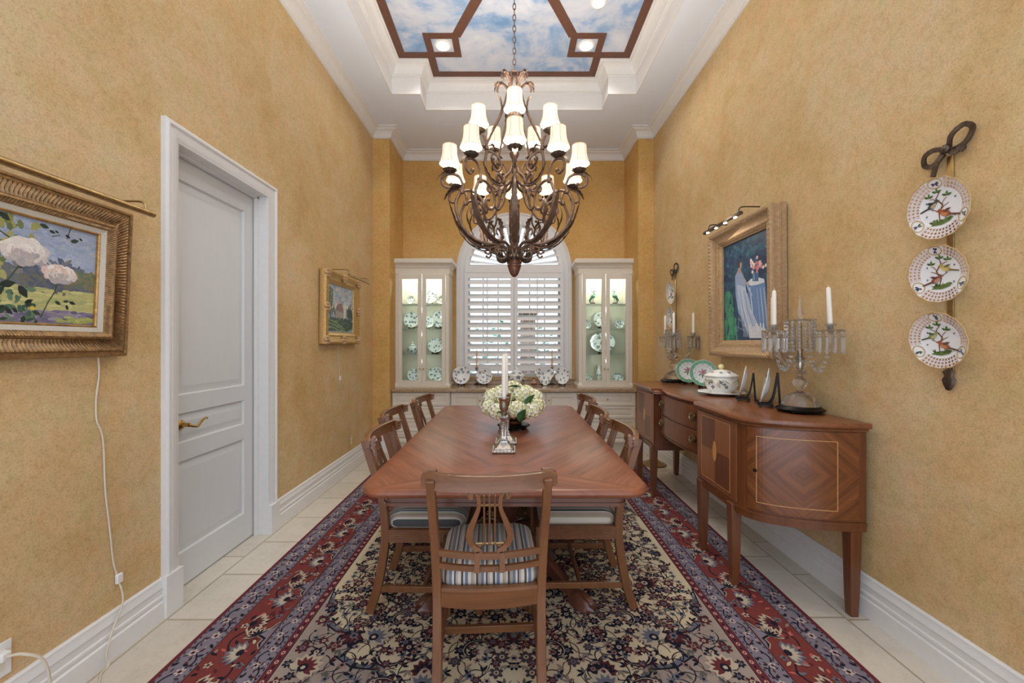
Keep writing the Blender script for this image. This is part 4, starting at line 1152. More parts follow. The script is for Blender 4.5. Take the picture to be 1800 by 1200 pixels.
def hydrangea(seed):
    rnd=random.Random(seed); m=MB(); r=.064
    PET=[S(244,242,218),S(238,238,204),S(248,246,232),S(232,232,188)]
    n=70; ga=pi*(3-sqrt(5))
    for i in range(n):
        z=1-1.75*(i+.5)/n; q=sqrt(max(0,1-z*z)); a=i*ga
        d=Vector((q*cos(a),q*sin(a),z*.82)); c=d*r*rnd.uniform(.9,1.08); nn=d.normalized()
        u=nn.orthogonal().normalized(); b=rnd.uniform(0,1.6); w=nn.cross(u); u,w=u*cos(b)+w*sin(b),w*cos(b)-u*sin(b)
        col=rnd.choice(PET) if z>-.2 else rnd.choice([S(232,230,190),S(214,214,164)])
        for k in range(4):
            e=u*cos(k*pi/2)+w*sin(k*pi/2); f=nn.cross(e); L=rnd.uniform(.013,.018); lift=rnd.uniform(-.001,.005)
            m.col=col
            m.add([c,c+e*L*.5+f*L*.45+nn*.002,c+e*L+nn*lift,c+e*L*.5-f*L*.45+nn*.002],[(0,1,2,3)])
    m.col=S(216,216,168); m.ball((0,0,0),r*.84,10,8,1,1,.82)
    h=m.build('hydrangea_bloom',PETAL,smooth=0,recalc=False); return h
PETAL=simple('hydrangea_petal',None,.6,attr=True,nz=(30,.05,(1,1,1)),sss=0)
heads=[hydrangea(s) for s in (1,2,3)]
fl=[(-.165,-.02,.115),(.155,-.02,.12),(-.105,-.12,.10),(.02,-.15,.115),(.115,-.12,.105),(-.07,-.06,.19),(.055,-.05,.20),(-.145,.02,.175),(.145,.04,.17),(0,.06,.225),(-.09,.09,.19),(.09,.10,.19),(0,.15,.12),(-.12,.13,.11),(.13,.13,.11)]
rnd=random.Random(4)
for i,(x,y,z) in enumerate(fl):
    h=heads[i] if i<3 else heads[i%3].copy()
    if i>=3: COL.objects.link(h)
    h.location=(BX+x*.95,BY+y*.9,TH+.035+z); h.rotation_euler=(rnd.uniform(-.3,.3),rnd.uniform(-.3,.3),rnd.uniform(0,6))
    h.scale=(1.0,1.0,1.0)
    tag(h,'creamy white hydrangea head in the centrepiece bowl on the table','flower','hydrangea heads massed in the silver bowl')
    st=MB(); a=Vector((0,0,0)); inv=h.rotation_euler.to_matrix().inverted()
    e=inv@(Vector((BX+x*.25,BY+y*.25,TH+.085))-Vector(h.location)); st.tube([(0,0,0),tuple(e*.5+inv@Vector((x*.1,y*.1,.01))),tuple(e)],.0035,5); st.build('stem',simple('stem_green',S(86,120,60),.6) if i==0 else bpy.data.materials['stem_green'],h)
LEAFM=simple('hydrangea_leaf',S(48,92,44),.45,nz=(40,.25,(1,1,1)))
def leafm(label,loc,L,w,rot):
    m=MB(); K=8; vs=[]; fs=[]
    for i in range(K+1):
        f=i/K; hw=w/2*sin(pi*f**.8)*(1-.1*f); z=-.25*L*f*f
        vs += [(f*L,-hw,z+.012*sin(pi*f)),(f*L,0,z),(f*L,hw,z+.012*sin(pi*f))]
    for i in range(K):
        for j in (0,1): fs.append((i*3+j,i*3+j+1,i*3+j+4,i*3+j+3))
    m.add(vs,fs); o=m.build('hydrangea_leaf',LEAFM,loc=loc,recalc=False); o.rotation_euler=rot
    return tag(o,label,'leaf')
leafm('wide dark green leaf on top of the white flowers',(BX-.045,BY-.07,TH+.285),.125,.06,(R(-12),R(-4),R(12)))
leafm('upright dark green leaf on the upper right of the flowers',(BX+.075,BY-.135,TH+.165),.10,.05,(R(-70),R(-60),R(8)))
leafm('dark leaf low on the left of the flowers',(BX-.115,BY-.165,TH+.135),.09,.05,(R(-50),R(20),R(-10)))
leafm('dark green leaf low in the middle, right of the candlesticks',(BX+.035,BY-.205,TH+.085),.09,.06,(R(-70),R(-70),R(5)))
# ------------------------------------------------------------------ chandelier
CHX,CHY,CHZ=.022,2.80,1.787
CH=thing('chandelier','large bronze scrollwork chandelier with fifteen small lit shades over the table','chandelier',(CHX,CHY,CHZ))
def rz(pts): return [(r,0,z-CHZ) for r,z in pts]
def iron(m,pts,r0=.0095,r1=None,n=8,k=5):
    P=spl(rz(pts),k); N_=len(P); r1=r1 or r0
    m.sweep(P,[(cos(2*pi*i/n),sin(2*pi*i/n)) for i in range(n)],[((r0+(r1-r0)*i/(N_-1))*1.15,(r0+(r1-r0)*i/(N_-1))*.85) for i in range(N_)],up=(0,1,0))
def leafstrip(m,pts,w,th=.004,k=5):
    P=spl(rz(pts),k); N_=len(P)
    sc=[]
    for i in range(N_):
        f=i/(N_-1); ww=w*(sin(pi*min(f*.85+.12,1))**.8)*(1+.25*(1 if (i%3) else -1)*(0<i<N_-1)); sc.append((max(ww,.0015),th))
    vs=[];fs=[]
    for i,p in enumerate(P):
        ww=sc[i][0]/2
        vs += [(p.x,p.y-ww,p.z+.25*ww),(p.x,p.y,p.z),(p.x,p.y+ww,p.z+.25*ww)]
    for i in range(N_-1):
        for j in (0,1): fs.append((i*3+j,i*3+j+1,i*3+j+4,i*3+j+3))
    o=len(m.v); m.add(vs,fs)
    t2=Vector((.0,0,-.004)); m.add([(v[0]+.003,v[1],v[2]-.004) for v in vs],fs)
def lampset(arm,r,zb):
    """drip pan, sleeve, shade and bulb on the end of an arm"""
    z=zb-CHZ
    m=MB(); m.T=T(r,0,z); m.lathe([(0,-.022),(.012,-.02),(.03,-.008),(.042,.004),(.046,.010),(.04,.010),(.02,.002),(0,.002)],20,wob=lambda a,j:1+(.06*cos(10*a) if 1<j<6 else 0)); m.build('drip_pan',IRONP,arm)
    m=MB(); m.T=T(r,0,z); m.lathe([(0,.002),(.0165,.002),(.0165,.06),(0,.061)],12); m.build('candle_sleeve',WAXL,arm)
    m=MB(); m.T=T(r,0,z+.045); pf=[(.069,.0),(.067,.006),(.0585,.026),(.0515,.052),(.0485,.082),(.047,.122)]
    def skin(pr):   # open shade: no end caps
        k0=len(m.f); m.lathe(pr,24); k=[i for i in range(k0,len(m.f)) if len(m.f[i])==4]
        m.f=m.f[:k0]+[m.f[i] for i in k]; m.c=m.c[:len(m.f)]; m.m=m.m[:len(m.f)]; m.uv=m.uv[:len(m.f)]
    skin(pf); m.mi=1; skin([(q-.0018,zz) for q,zz in pf[::-1]]); m.mi=0
    s=m.build('lamp_shade',[SHADE,SHADEIN],arm,recalc=False)
    m=MB(); m.T=T(r,0,z+.045)
    for k in range(6):
        a=2*pi*(k+.5)/6; m.tube([((q+.0008)*cos(a),(q+.0008)*sin(a),zz) for q,zz in pf],.0011,5)
    for q,zz in (pf[0],pf[-1]): m.tube([((q+.0005)*cos(2*pi*i/24),(q+.0005)*sin(2*pi*i/24),zz) for i in range(24)],.0018,5,closed=True)
    m.build('piping',SHTRIM,arm)
    m=MB(); m.T=T(r,0,z+.062); m.lathe([(0,0),(.008,0),(.013,.02),(.009,.042),(0,.052)],10); m.build('bulb',LED,arm)
WAXL=simple('lit_candle_sleeve',S(250,240,220),.5,emit=(S(255,232,195),1.2),nz=(10,.01,(1,1,1)))
m=MB()
iron(m,[(.035,1.925),(.062,1.985),(.115,2.008),(.21,2.006),(.32,2.058),(.388,2.155),(.408,2.25),(.388,2.312),(.365,2.345),(.362,2.388),(.392,2.438),(.445,2.446),(.493,2.42),(.496,2.372),(.460,2.352),(.436,2.37)],.0105,.0075)
m.ball((.438,0,2.376-CHZ),.014,8,6)
iron(m,[(.372,2.33),(.33,2.350),(.27,2.335),(.226,2.285),(.226,2.218),(.262,2.186),(.30,2.198),(.304,2.235),(.28,2.246)],.009,.006)
m.ball((.282,0,2.244-CHZ),.012,8,6)
iron(m,[(.215,2.004),(.185,1.985),(.172,1.955),(.188,1.935),(.208,1.945)],.0075,.005); m.ball((.206,0,1.945-CHZ),.009,8,5)
iron(m,[(.13,2.006),(.12,1.98),(.105,1.962),(.118,1.945),(.132,1.954)],.007,.005); m.ball((.131,0,1.953-CHZ),.009,8,5)
iron(m,[(.16,2.006),(.15,2.04),(.168,2.075),(.196,2.078),(.2,2.05),(.185,2.042)],.007,.005)
m.T=T(.368,0,2.338-CHZ); m.lathe([(0,-.013),(.016,-.012),(.018,0),(.016,.012),(0,.013)],10); m.T=Matrix()
leafstrip(m,[(.23,1.998),(.32,2.035),(.395,2.11),(.428,2.19),(.452,2.26)],.034)
leafstrip(m,[(.14,1.995),(.22,1.985),(.3,2.02),(.36,2.07),(.40,2.15)],.028)
leafstrip(m,[(.30,2.09),(.33,2.16),(.33,2.21),(.31,2.26)],.022)
leafstrip(m,[(.445,2.462),(.48,2.45),(.515,2.42),(.535,2.385)],.03)
leafstrip(m,[(.15,2.05),(.145,2.1),(.165,2.14),(.195,2.15)],.03)
m.tube([(.448,0,2.443-CHZ),(.448,0,2.463-CHZ)],.011,8)
arm=m.build('lower_arm',IRON,CH,smooth=50); arm.rotation_euler=(0,0,R(-90)); lampset(arm,.448,2.464)
for k in range(1,10):
    c=copy_tree(arm,CH); c.rotation_euler=(0,0,R(-90+36*k))
m=MB()
iron(m,[(.018,2.46),(.065,2.415),(.14,2.422),(.196,2.485),(.208,2.56),(.198,2.63),(.202,2.69),(.225,2.738),(.258,2.75),(.284,2.728),(.280,2.702),(.262,2.70)],.0095,.007)
m.ball((.264,0,2.701-CHZ),.012,8,6)
iron(m,[(.199,2.63),(.155,2.628),(.105,2.59),(.092,2.535),(.12,2.505),(.148,2.525),(.136,2.552)],.008,.0055); m.ball((.138,0,2.55-CHZ),.011,8,5)
iron(m,[(.2,2.665),(.172,2.745),(.115,2.86),(.072,2.97),(.048,3.06)],.009,.008)
iron(m,[(.15,2.425),(.165,2.39),(.145,2.365),(.12,2.375)],.007,.005)
m.T=T(.199,0,2.655-CHZ); m.lathe([(0,-.016),(.015,-.014),(.018,0),(.015,.014),(0,.016)],10); m.T=Matrix()
leafstrip(m,[(.2,2.65),(.235,2.655),(.262,2.64),(.275,2.62)],.03); leafstrip(m,[(.195,2.66),(.16,2.68),(.14,2.665)],.026)
leafstrip(m,[(.1,2.42),(.16,2.44),(.2,2.50),(.225,2.56)],.03); leafstrip(m,[(.10,2.9),(.09,2.95),(.1,3.0),(.12,3.02)],.024)
leafstrip(m,[(.12,2.52),(.155,2.56),(.17,2.60)],.024)
m.tube([(.253,0,2.738-CHZ),(.253,0,2.757-CHZ)],.012,8)
arm=m.build('upper_arm',IRON,CH,smooth=50); arm.rotation_euler=(0,0,R(-90)); lampset(arm,.253,2.757)
for k in range(1,5):
    c=copy_tree(arm,CH); c.rotation_euler=(0,0,R(-90+72*k))
m=MB()
iron(m,[(.178,2.395),(.198,2.412),(.192,2.437),(.155,2.43),(.118,2.385),(.112,2.32),(.135,2.255),(.185,2.205),(.226,2.222)],.009,.008)
iron(m,[(.02,2.56),(.05,2.50),(.10,2.455),(.115,2.40),(.10,2.36)],.008,.006)
m.T=T(.128,0,2.405-CHZ); m.ball((0,0,0),.014,8,6); m.T=Matrix()
leafstrip(m,[(.118,2.38),(.14,2.36),(.15,2.33)],.024)
sc_=m.build('link_scroll',IRON,CH,smooth=50); sc_.rotation_euler=(0,0,R(-54))
for k in range(1,5):
    c=copy_tree(sc_,CH); c.rotation_euler=(0,0,R(-54+72*k))
m=MB(); m.T=T(0,0,-CHZ)
m.lathe([(0,1.90),(.04,1.905),(.052,1.918),(.056,1.935),(.05,1.948),(.034,1.955),(.024,1.99),(.03,2.05),(.036,2.15),(.037,2.24),(.03,2.31),(.02,2.36),(.017,2.45),(.024,2.47),(.017,2.49),(.017,2.60),(.03,2.625),(.034,2.645),(.022,2.665),(.010,2.68),(.010,3.06),(0,3.07)],16)
for j in range(9):
    for i in range(6):
        a=2*pi*(i+.5*(j%2))/6; z=2.0+j*.035; r=.033
        c=Vector((r*cos(a),r*sin(a),z)); d=Vector((cos(a),sin(a),0)); s_=Vector((-sin(a),cos(a),0))
        m.add([c-s_*.014,c+Vector((0,0,.05))+d*.010,c+s_*.014,c-Vector((0,0,.006))+d*.006],[(0,1,2),(0,2,3)])
m.build('column',IRON,CH,smooth=40)
for k in range(8):
    m=MB(); iron(m,[(.04,1.94),(.072,1.905),(.106,1.906),(.125,1.928),(.114,1.95),(.096,1.943)],.0125,.009); m.ball((.098,0,1.942-CHZ),.014,8,6)
    leafstrip(m,[(.045,1.925),(.075,1.90),(.1,1.905)],.03)
    if k==0: hs=m.build('hub_scroll',IRONP,CH,smooth=50)
    else: hs=hs0.copy(); COL.objects.link(hs); hs.parent=CH
    if k==0: hs0=hs
    hs.rotation_euler=(0,0,R(k*45+22))
m=MB(); m.lathe([(0,0),(.012,.003),(.026,.02),(.036,.042),(.041,.062),(.042,.07),(.048,.074),(.048,.082),(.036,.087),(.04,.10),(.04,.118),(0,.12)],24,wob=lambda a,j:1+(.06*cos(12*a+j*pi/2) if j<6 else .05*cos(16*a) if j>8 else 0)); m.build('finial',simple('copper_bronze',S(120,84,66),.42,.6,nz=(60,.4,(1,1,1)),bp=(90,.5,(1,1,1))),CH,smooth=50)
for k in range(5):
    if k==0:
        m=MB(); iron(m,[(.02,3.02),(.04,3.085),(.072,3.132),(.106,3.138),(.126,3.11),(.12,3.088)],.009,.006)
        leafstrip(m,[(.02,3.04),(.045,3.1),(.082,3.148),(.118,3.15),(.142,3.118),(.14,3.09)],.024)
        leafstrip(m,[(.09,3.14),(.12,3.158),(.15,3.14)],.024)
        cl=cl0=m.build('crown_leaf',IRON,CH,smooth=50)
    else: cl=cl0.copy(); COL.objects.link(cl); cl.parent=CH
    cl.rotation_euler=(0,0,R(-54+72*k))
m=MB(); m.T=T(0,0,-CHZ)
for k in range(6):
    a=2*pi*k/6; m.tube(spl([(.012*cos(a),.012*sin(a),3.06),(.036*cos(a),.036*sin(a),3.085),(.038*cos(a),.038*sin(a),3.125),(.03*cos(a),.03*sin(a),3.155),(.01*cos(a),.01*sin(a),3.175)],4),.006,6)
m.tube([(.024*cos(2*pi*i/16),0,3.198+.024*sin(2*pi*i/16)) for i in range(16)],.0055,6,closed=True)
m.build('crown_cage',IRON,CH,smooth=50)
m=MB(); m.T=T(0,0,-CHZ); z=3.215; k=0
while z<4.235:
    P=[]
    for i in range(14):
        a=2*pi*i/14; u=.010*cos(a); w=.0235*sin(a); P.append((u if k%2 else 0,0 if k%2 else u,z+.0235+w))
    m.tube(P,.0032,5,closed=True); z+=.0385; k+=1
m.build('chain',IRON,CH,smooth=50)
m=MB(); m.T=T(0,0,-CHZ); m.lathe([(.0,4.222),(.012,4.222),(.02,4.23),(.06,4.24),(.07,4.2505),(0,4.2506)],24); m.build('ceiling_rose',IRON,CH)
for n_,r_,z_,st in ((10,.448,2.464,36),(5,.253,2.757,72)):
    for k in range(n_):
        a=R(-90+st*k); light('chandelier_bulb','POINT',(r_*cos(a),r_*sin(a),z_-CHZ+.135),BULB_E,(1,.92,.82),.02,parent=CH)

# ------------------------------------------------------------------ sideboard
DBRASS=simple('dark_aged_brass',S(126,106,72),.36,.9,nz=(60,.4,(1,1,1)))
SBX,SBY=1.45,3.03; STOP=.948
sb=thing('sideboard','inlaid mahogany bow ended sideboard on tapered legs along the right wall','sideboard',(SBX,SBY,0))
half=[(1.712,1.913),(1.62,1.918),(1.53,1.930),(1.44,1.951),(1.36,1.976),(1.29,2.008),(1.235,2.052),(1.198,2.105),(1.181,2.165),(1.188,2.633),(1.206,2.655),(1.240,2.664),(1.256,2.69),(1.244,2.76),(1.226,2.86),(1.217,2.95)]
def outline(ins):
    """inset the plan outline from the front; wall side stays"""
    P=[Vector(p) for p in half]; out=[]
    for i,p in enumerate(P):
        a=P[max(i-1,0)]; b=P[min(i+1,len(P)-1)]; t_=(b-a).normalized(); nrm=Vector((-t_.y,t_.x))
        if nrm.dot(Vector((1.5,3.03))-p)<0: nrm=-nrm
        q=p+nrm*ins; 
        if i==0: q=Vector((p.x,p.y+ins))
        out.append(q)
    res=[(q.x-SBX,q.y-SBY) for q in out]
    return res+[(x,-y) for x,y in res[::-1]]
m=MB(); rings=[]
for ins,z in ((.022,.905),(.018,.912),(.022,.918),(.006,.922),(.0,.93),(.0,.94),(.004,STOP-.001),(.008,STOP)):
    rings.append([(x,y,z) for x,y in outline(ins)])
m.loops(rings); m.build('top',SIDTOP,sb,smooth=35)
full=outline(.034); n=len(half)
def body_piece(poly,z0,z1,name,mat):
    m=MB(); m.prism(poly,z0,z1); return m.build(name,mat,sb,smooth=35)
ped=full[:10]                      # near pedestal: end bow and front
def ped_poly(sg):
    return [(x,y*sg) for x,y in ped]+[(1.69-SBX,ped[-1][1]*sg)]
o1=body_piece(ped_poly(1),.462,.906,'pedestal_case',SIDW); o2=body_piece(ped_poly(-1),.462,.906,'pedestal_case',SIDW)
_mh=[(1.268,2.641),(1.262,2.69),(1.252,2.75),(1.238,2.83),(1.229,2.92),(1.226,3.0)]; midp=[(x-SBX,y-SBY) for x,y in _mh]; midp+=[(x,-y) for x,y in midp[::-1]]
body_piece([(1.69-SBX,midp[0][1])]+midp+[(1.69-SBX,midp[-1][1])],.585,.906,'centre_case',SIDW)
# base mouldings
for sg in (1,-1):
    m=MB(); P=[(x,y*sg) for x,y in ped]+[(1.69-SBX,ped[-1][1]*sg)]
    pth=P if sg<0 else P
    for (e,z0,z1) in ((.008,.452,.464),(.003,.42,.452)):
        ring=[]
        for x,y in P: ring.append((x,y))
        Q=[Vector(p) for p in P]; c=Vector((1.69-SBX,sum(p[1] for p in P)/len(P)))
        ex=[]
        for i,q in enumerate(Q):
            a=Q[i-1] if i>0 else Q[i]; b=Q[i+1] if i<len(Q)-1 else Q[i]
            t_=(b-a)
            t_=t_.normalized() if t_.length>1e-6 else Vector((1,0)); nr=Vector((-t_.y,t_.x)); 
            if nr.dot(q-c)<0: nr=-nr
            ex.append(q+nr*e)
        inn=[q+(c-q)*.12 for q in Q]
        if z0<.44:
            m.loops([[(p.x,p.y,z0) for p in inn],[(p.x,p.y,z0) for p in ex],[(p.x,p.y,z1) for p in ex],[(p.x,p.y,z1) for p in inn],[(p.x,p.y,z0) for p in inn]],False,False)
        else: m.prism([(p.x,p.y) for p in ex],z0,z1)
    m.build('base_moulding',SIDW,sb,smooth=35)
m=MB(); P=[(x-.006,y) for x,y in midp]; m.prism([(1.6-SBX,P[0][1])]+P+[(1.6-SBX,P[-1][1])],.578,.588); m.build('base_moulding',SIDW,sb,smooth=35)
# bowed end doors with diamond-matched veneer
def curve_sheet(pts,z0,z1,off,mat,name,parent,uvc=True,th=.006,col=None):
    P=[Vector(p) for p in pts]; L=[0]
    for i in range(1,len(P)): L.append(L[-1]+(P[i]-P[i-1]).length)
    c=Vector((1.6-SBX,0)); m=MB(); m.col=col
    nr=[]
    for i,q in enumerate(P):
        t_=(P[min(i+1,len(P)-1)]-P[max(i-1,0)]).normalized(); k=Vector((-t_.y,t_.x))
        if k.dot(q-c)<0: k=-k
        nr.append(k)
    for a in range(len(P)-1):
        q0,q1=P[a]+nr[a]*off,P[a+1]+nr[a+1]*off; r0,r1=P[a],P[a+1]
        u0,u1=L[a]-L[-1]/2,L[a+1]-L[-1]/2; zc=(z0+z1)/2
        m.add([(q0.x,q0.y,z0),(q1.x,q1.y,z0),(q1.x,q1.y,z1),(q0.x,q0.y,z1)],[(0,1,2,3)],[[(u0,z0-zc),(u1,z0-zc),(u1,z1-zc),(u0,z1-zc)]])
        for z in (z0,z1): m.add([(q0.x,q0.y,z),(q1.x,q1.y,z),(r1.x,r1.y,z),(r0.x,r0.y,z)],[(0,1,2,3)])
    for i in (0,-1):
        q=P[i]+nr[i]*off; m.add([(q.x,q.y,z0),(P[i].x,P[i].y,z0),(P[i].x,P[i].y,z1),(q.x,q.y,z1)],[(0,1,2,3)])
    return m.build(name,mat,parent,smooth=35,recalc=False)
INLAY=simple('boxwood_inlay',S(186,138,84),.35,nz=(60,.15,(1,1,1)),coat=.3)
def dense(pts,k=4): return [(v.x,v.y) for v in spl([(x,y,0) for x,y in pts],k)]
for sg in (1,-1):
    pts=dense([(x,y*sg) for x,y in full[0:9]])
    pts=pts[2:-5]
    d=curve_sheet(pts,.476,.898,.006,DIAM,'end_door',sb)
    ii=4; st=pts[ii:-3]
    curve_sheet(st,.852,.856,.0075,INLAY,'inlay_line',d); curve_sheet(st,.516,.520,.0075,INLAY,'inlay_line',d)
    for e in (st[0:2],st[-2:]):
        a,b=Vector(e[0]),Vector(e[1]); dd=(b-a).normalized()*.004
        base=a if e is not st[-2:] else b
        pp=[a,a+dd] if e==st[0:2] else [b-dd,b]
        curve_sheet([tuple(p) for p in pp],.516,.856,.0075,INLAY,'inlay_line',d)
    q=Vector(pts[-4]); m=MB(); m.ball((q.x-.012,q.y-.008*sg,.68),.009,8,6); m.build('keyhole_knob',BLACKW,d)
    # flat front of the pedestal: quartered veneers, boxwood lines and an oval
    ya,yb=full[8][1]*sg,full[9][1]*sg; xa=min(full[8][0],full[9][0])-.001; lo,hi=min(ya,yb)+.02,max(ya,yb)-.02; mid=(lo+hi)/2
    m=MB(); zc=.69
    DK,LT=S(104,58,36),S(140,86,52)
    m.col=S(128,74,44); m.box(xa-.004,xa+.004,lo-.012,hi+.012,.474,.9)
    for (a,b,c_,e,col) in ((lo+.05,mid,zc,.875,LT),(mid,hi-.05,zc,.875,DK),(lo+.05,mid,.505,zc,DK),(mid,hi-.05,.505,zc,LT)):
        m.col=col; m.box(xa-.0055,xa-.003,a,b,c_,e)
    m.col=S(186,138,84); a,b=lo+.05,hi-.05
    for (y0_,y1_,z0_,z1_) in ((a-.003,b+.003,.502,.505),(a-.003,b+.003,.875,.878),(a-.003,a,.505,.875),(b,b+.003,.505,.875)): m.box(xa-.0065,xa-.003,y0_,y1_,z0_,z1_)
    m.col=S(196,142,82); m.add([(xa-.0068,mid+.024*cos(2*pi*i/20),zc+.06*sin(2*pi*i/20)) for i in range(20)],[tuple(range(20))])
    m.build('front_door',VENEER,sb,smooth=0,recalc=False)
# centre drawers
front=[(x-.002,y) for x,y in midp[1:-1]]
front=dense(front,3)
for z0,z1 in ((.598,.742),(.752,.896)):
    d=curve_sheet(front,z0,z1,.008,SIDW,'drawer',sb)
    for yy in (-.285,.285):
        k=min(range(len(front)),key=lambda i:abs(front[i][1]-yy)); fx_=front[k][0]-.008; zc=(z0+z1)/2+.012
        m=MB(); m.T=T(fx_-.004,front[k][1],zc)@RY(-90)
        m.lathe([(0,0),(.02,0),(.026,.001),(.028,.004),(.02,.005),(0,.004)],20); 
        m.v=[( (v[0]),front[k][1]+(v[1]-front[k][1])*1.5,v[2]) for v in m.v]; m.T=Matrix()
        m.tube(spl([(fx_-.012,front[k][1]-.034,zc+.004),(fx_-.018,front[k][1]-.026,zc-.016),(fx_-.02,front[k][1],zc-.024),(fx_-.018,front[k][1]+.026,zc-.016),(fx_-.012,front[k][1]+.034,zc+.004)],5),.004,6)
        for e in (-.034,.034): m.ball((fx_-.010,front[k][1]+e,zc+.004),.006,8,5)
        m.build('drawer_pull',DBRASS,d)
for (x,y) in ((1.668,1.978),(1.222,2.215),(1.226,2.583)):
    for sg in (1,-1):
        ly=(y-SBY)*sg; lx=x-SBX; zb=FZ if x<1.43 else .0005
        m=MB(); rings=[]
        for w,z in ((.018,zb),(.022,zb+.10),(.027,.40),(.028,.46)): rings.append([(lx+a*w,ly+b*w,z) for a,b in ((-1,-1),(1,-1),(1,1),(-1,1))])
        m.loops(rings); m.build('leg',SIDW,sb,bevel=.002)

# ------------------------------------------------------------------ things on the sideboard
ZT=STOP+.0006
plate('green bordered plate left of the other, nearest the far crystal candelabra',(1.645,3.755,ZT),.222,61,-12,green=True,stand='black easel under the left green bordered plate',sc=.95)
plate('green bordered plate right of the other, partly behind the tureen',(1.63,3.43,ZT),.225,62,-14,green=True,stand='black easel under the right green bordered plate',sc=.95)
plate('ivory plate seen edge on, on an easel beside the tureen',(1.56,2.69,ZT),.215,63,-121,stand='black easel holding the edge on plate beside the tureen',sc=1.15,tall=.16)
plate('ivory plate seen edge on, on an easel beside the near candelabra',(1.545,2.43,ZT),.215,64,-121,stand='black easel holding the edge on plate beside the near candelabra',sc=1.2,tall=.17)
TUX,TUY=1.56,3.0
t=thing('serving_dish','white oval under dish beneath the floral soup tureen','dish',(TUX,TUY,ZT))
m=MB(); m.col=WHT; m.lathe([(0,0),(.09,0),(.1,.006),(.15,.016),(.163,.022),(.16,.0245),(.1,.011),(0,.007)],36,wob=lambda a,j:1+.03*cos(8*a)*(j>2)*(j<6)); m.build('dish',CHINA,t,recalc=False)
t=thing('soup_tureen','white floral lidded soup tureen with a lemon knob on the sideboard','tureen',(TUX,TUY,ZT+.0075))
m=MB(); m.col=S(238,238,232); m.lathe([(0,.001),(.07,.001),(.072,.01),(.068,.018),(.098,.04),(.114,.07),(.112,.1),(.102,.122),(.1,.128),(.0,.129)],36,wob=lambda a,j:1+.025*cos(8*a)*(j>2))
rnd=random.Random(9)
floral_spots(m,[((.113*cos(a),.113*sin(a),z),cos(a),sin(a),-.1) for a,z in ((rnd.uniform(0,6.28),rnd.uniform(.05,.105)) for _ in range(26))],3,.013)
for k in range(4):
    a=R(200+k*50); m.col=S(170,182,140); m.tube(spl([(.116*cos(a-.3),.116*sin(a-.3),.09),(.119*cos(a),.119*sin(a),.108),(.116*cos(a+.3),.116*sin(a+.3),.085)],5),.0035,5)
m.build('body',CHINA,t,recalc=False)
m=MB(); m.col=S(240,240,234); m.lathe([(.10,.1295),(.116,.131),(.114,.139),(.095,.152),(.06,.170),(.02,.180),(0,.182)],36,wob=lambda a,j:1+.02*cos(8*a))
floral_spots(m,[((.082*cos(a),.082*sin(a),.163),cos(a)*.35,sin(a)*.35,1) for a in (2*pi*i/9 for i in range(9))],8,.013); m.build('lid',CHINA,t,recalc=False)
m=MB(); m.col=S(226,214,150); m.ball((0,0,.200),.019,10,8,1.25,1,1); m.build('lid_knob',CHINA,t)
for s in (-1,1):
    m=MB(); m.col=S(214,210,180); m.tube(spl([(s*.06,s*.095,.1),(s*.085,s*.125,.108),(s*.088,s*.13,.08),(s*.062,s*.096,.06)],5),.008,6); m.build('handle',CHINA,t)
def prism_drop(m,x,y,z,L,r=.006):
    m.loops([[(x+rr*cos(a),y+rr*sin(a),zz) for a in (0,pi/3,2*pi/3,pi,4*pi/3,5*pi/3)] for rr,zz in ((.001,z),(r,z-.006),(r*.9,z-L*.75),(r*1.25,z-L*.85),(.0008,z-L))])
def oct_bead(m,x,y,z,r):
    m.ball((x,y,z),r,6,4,1,1,1)
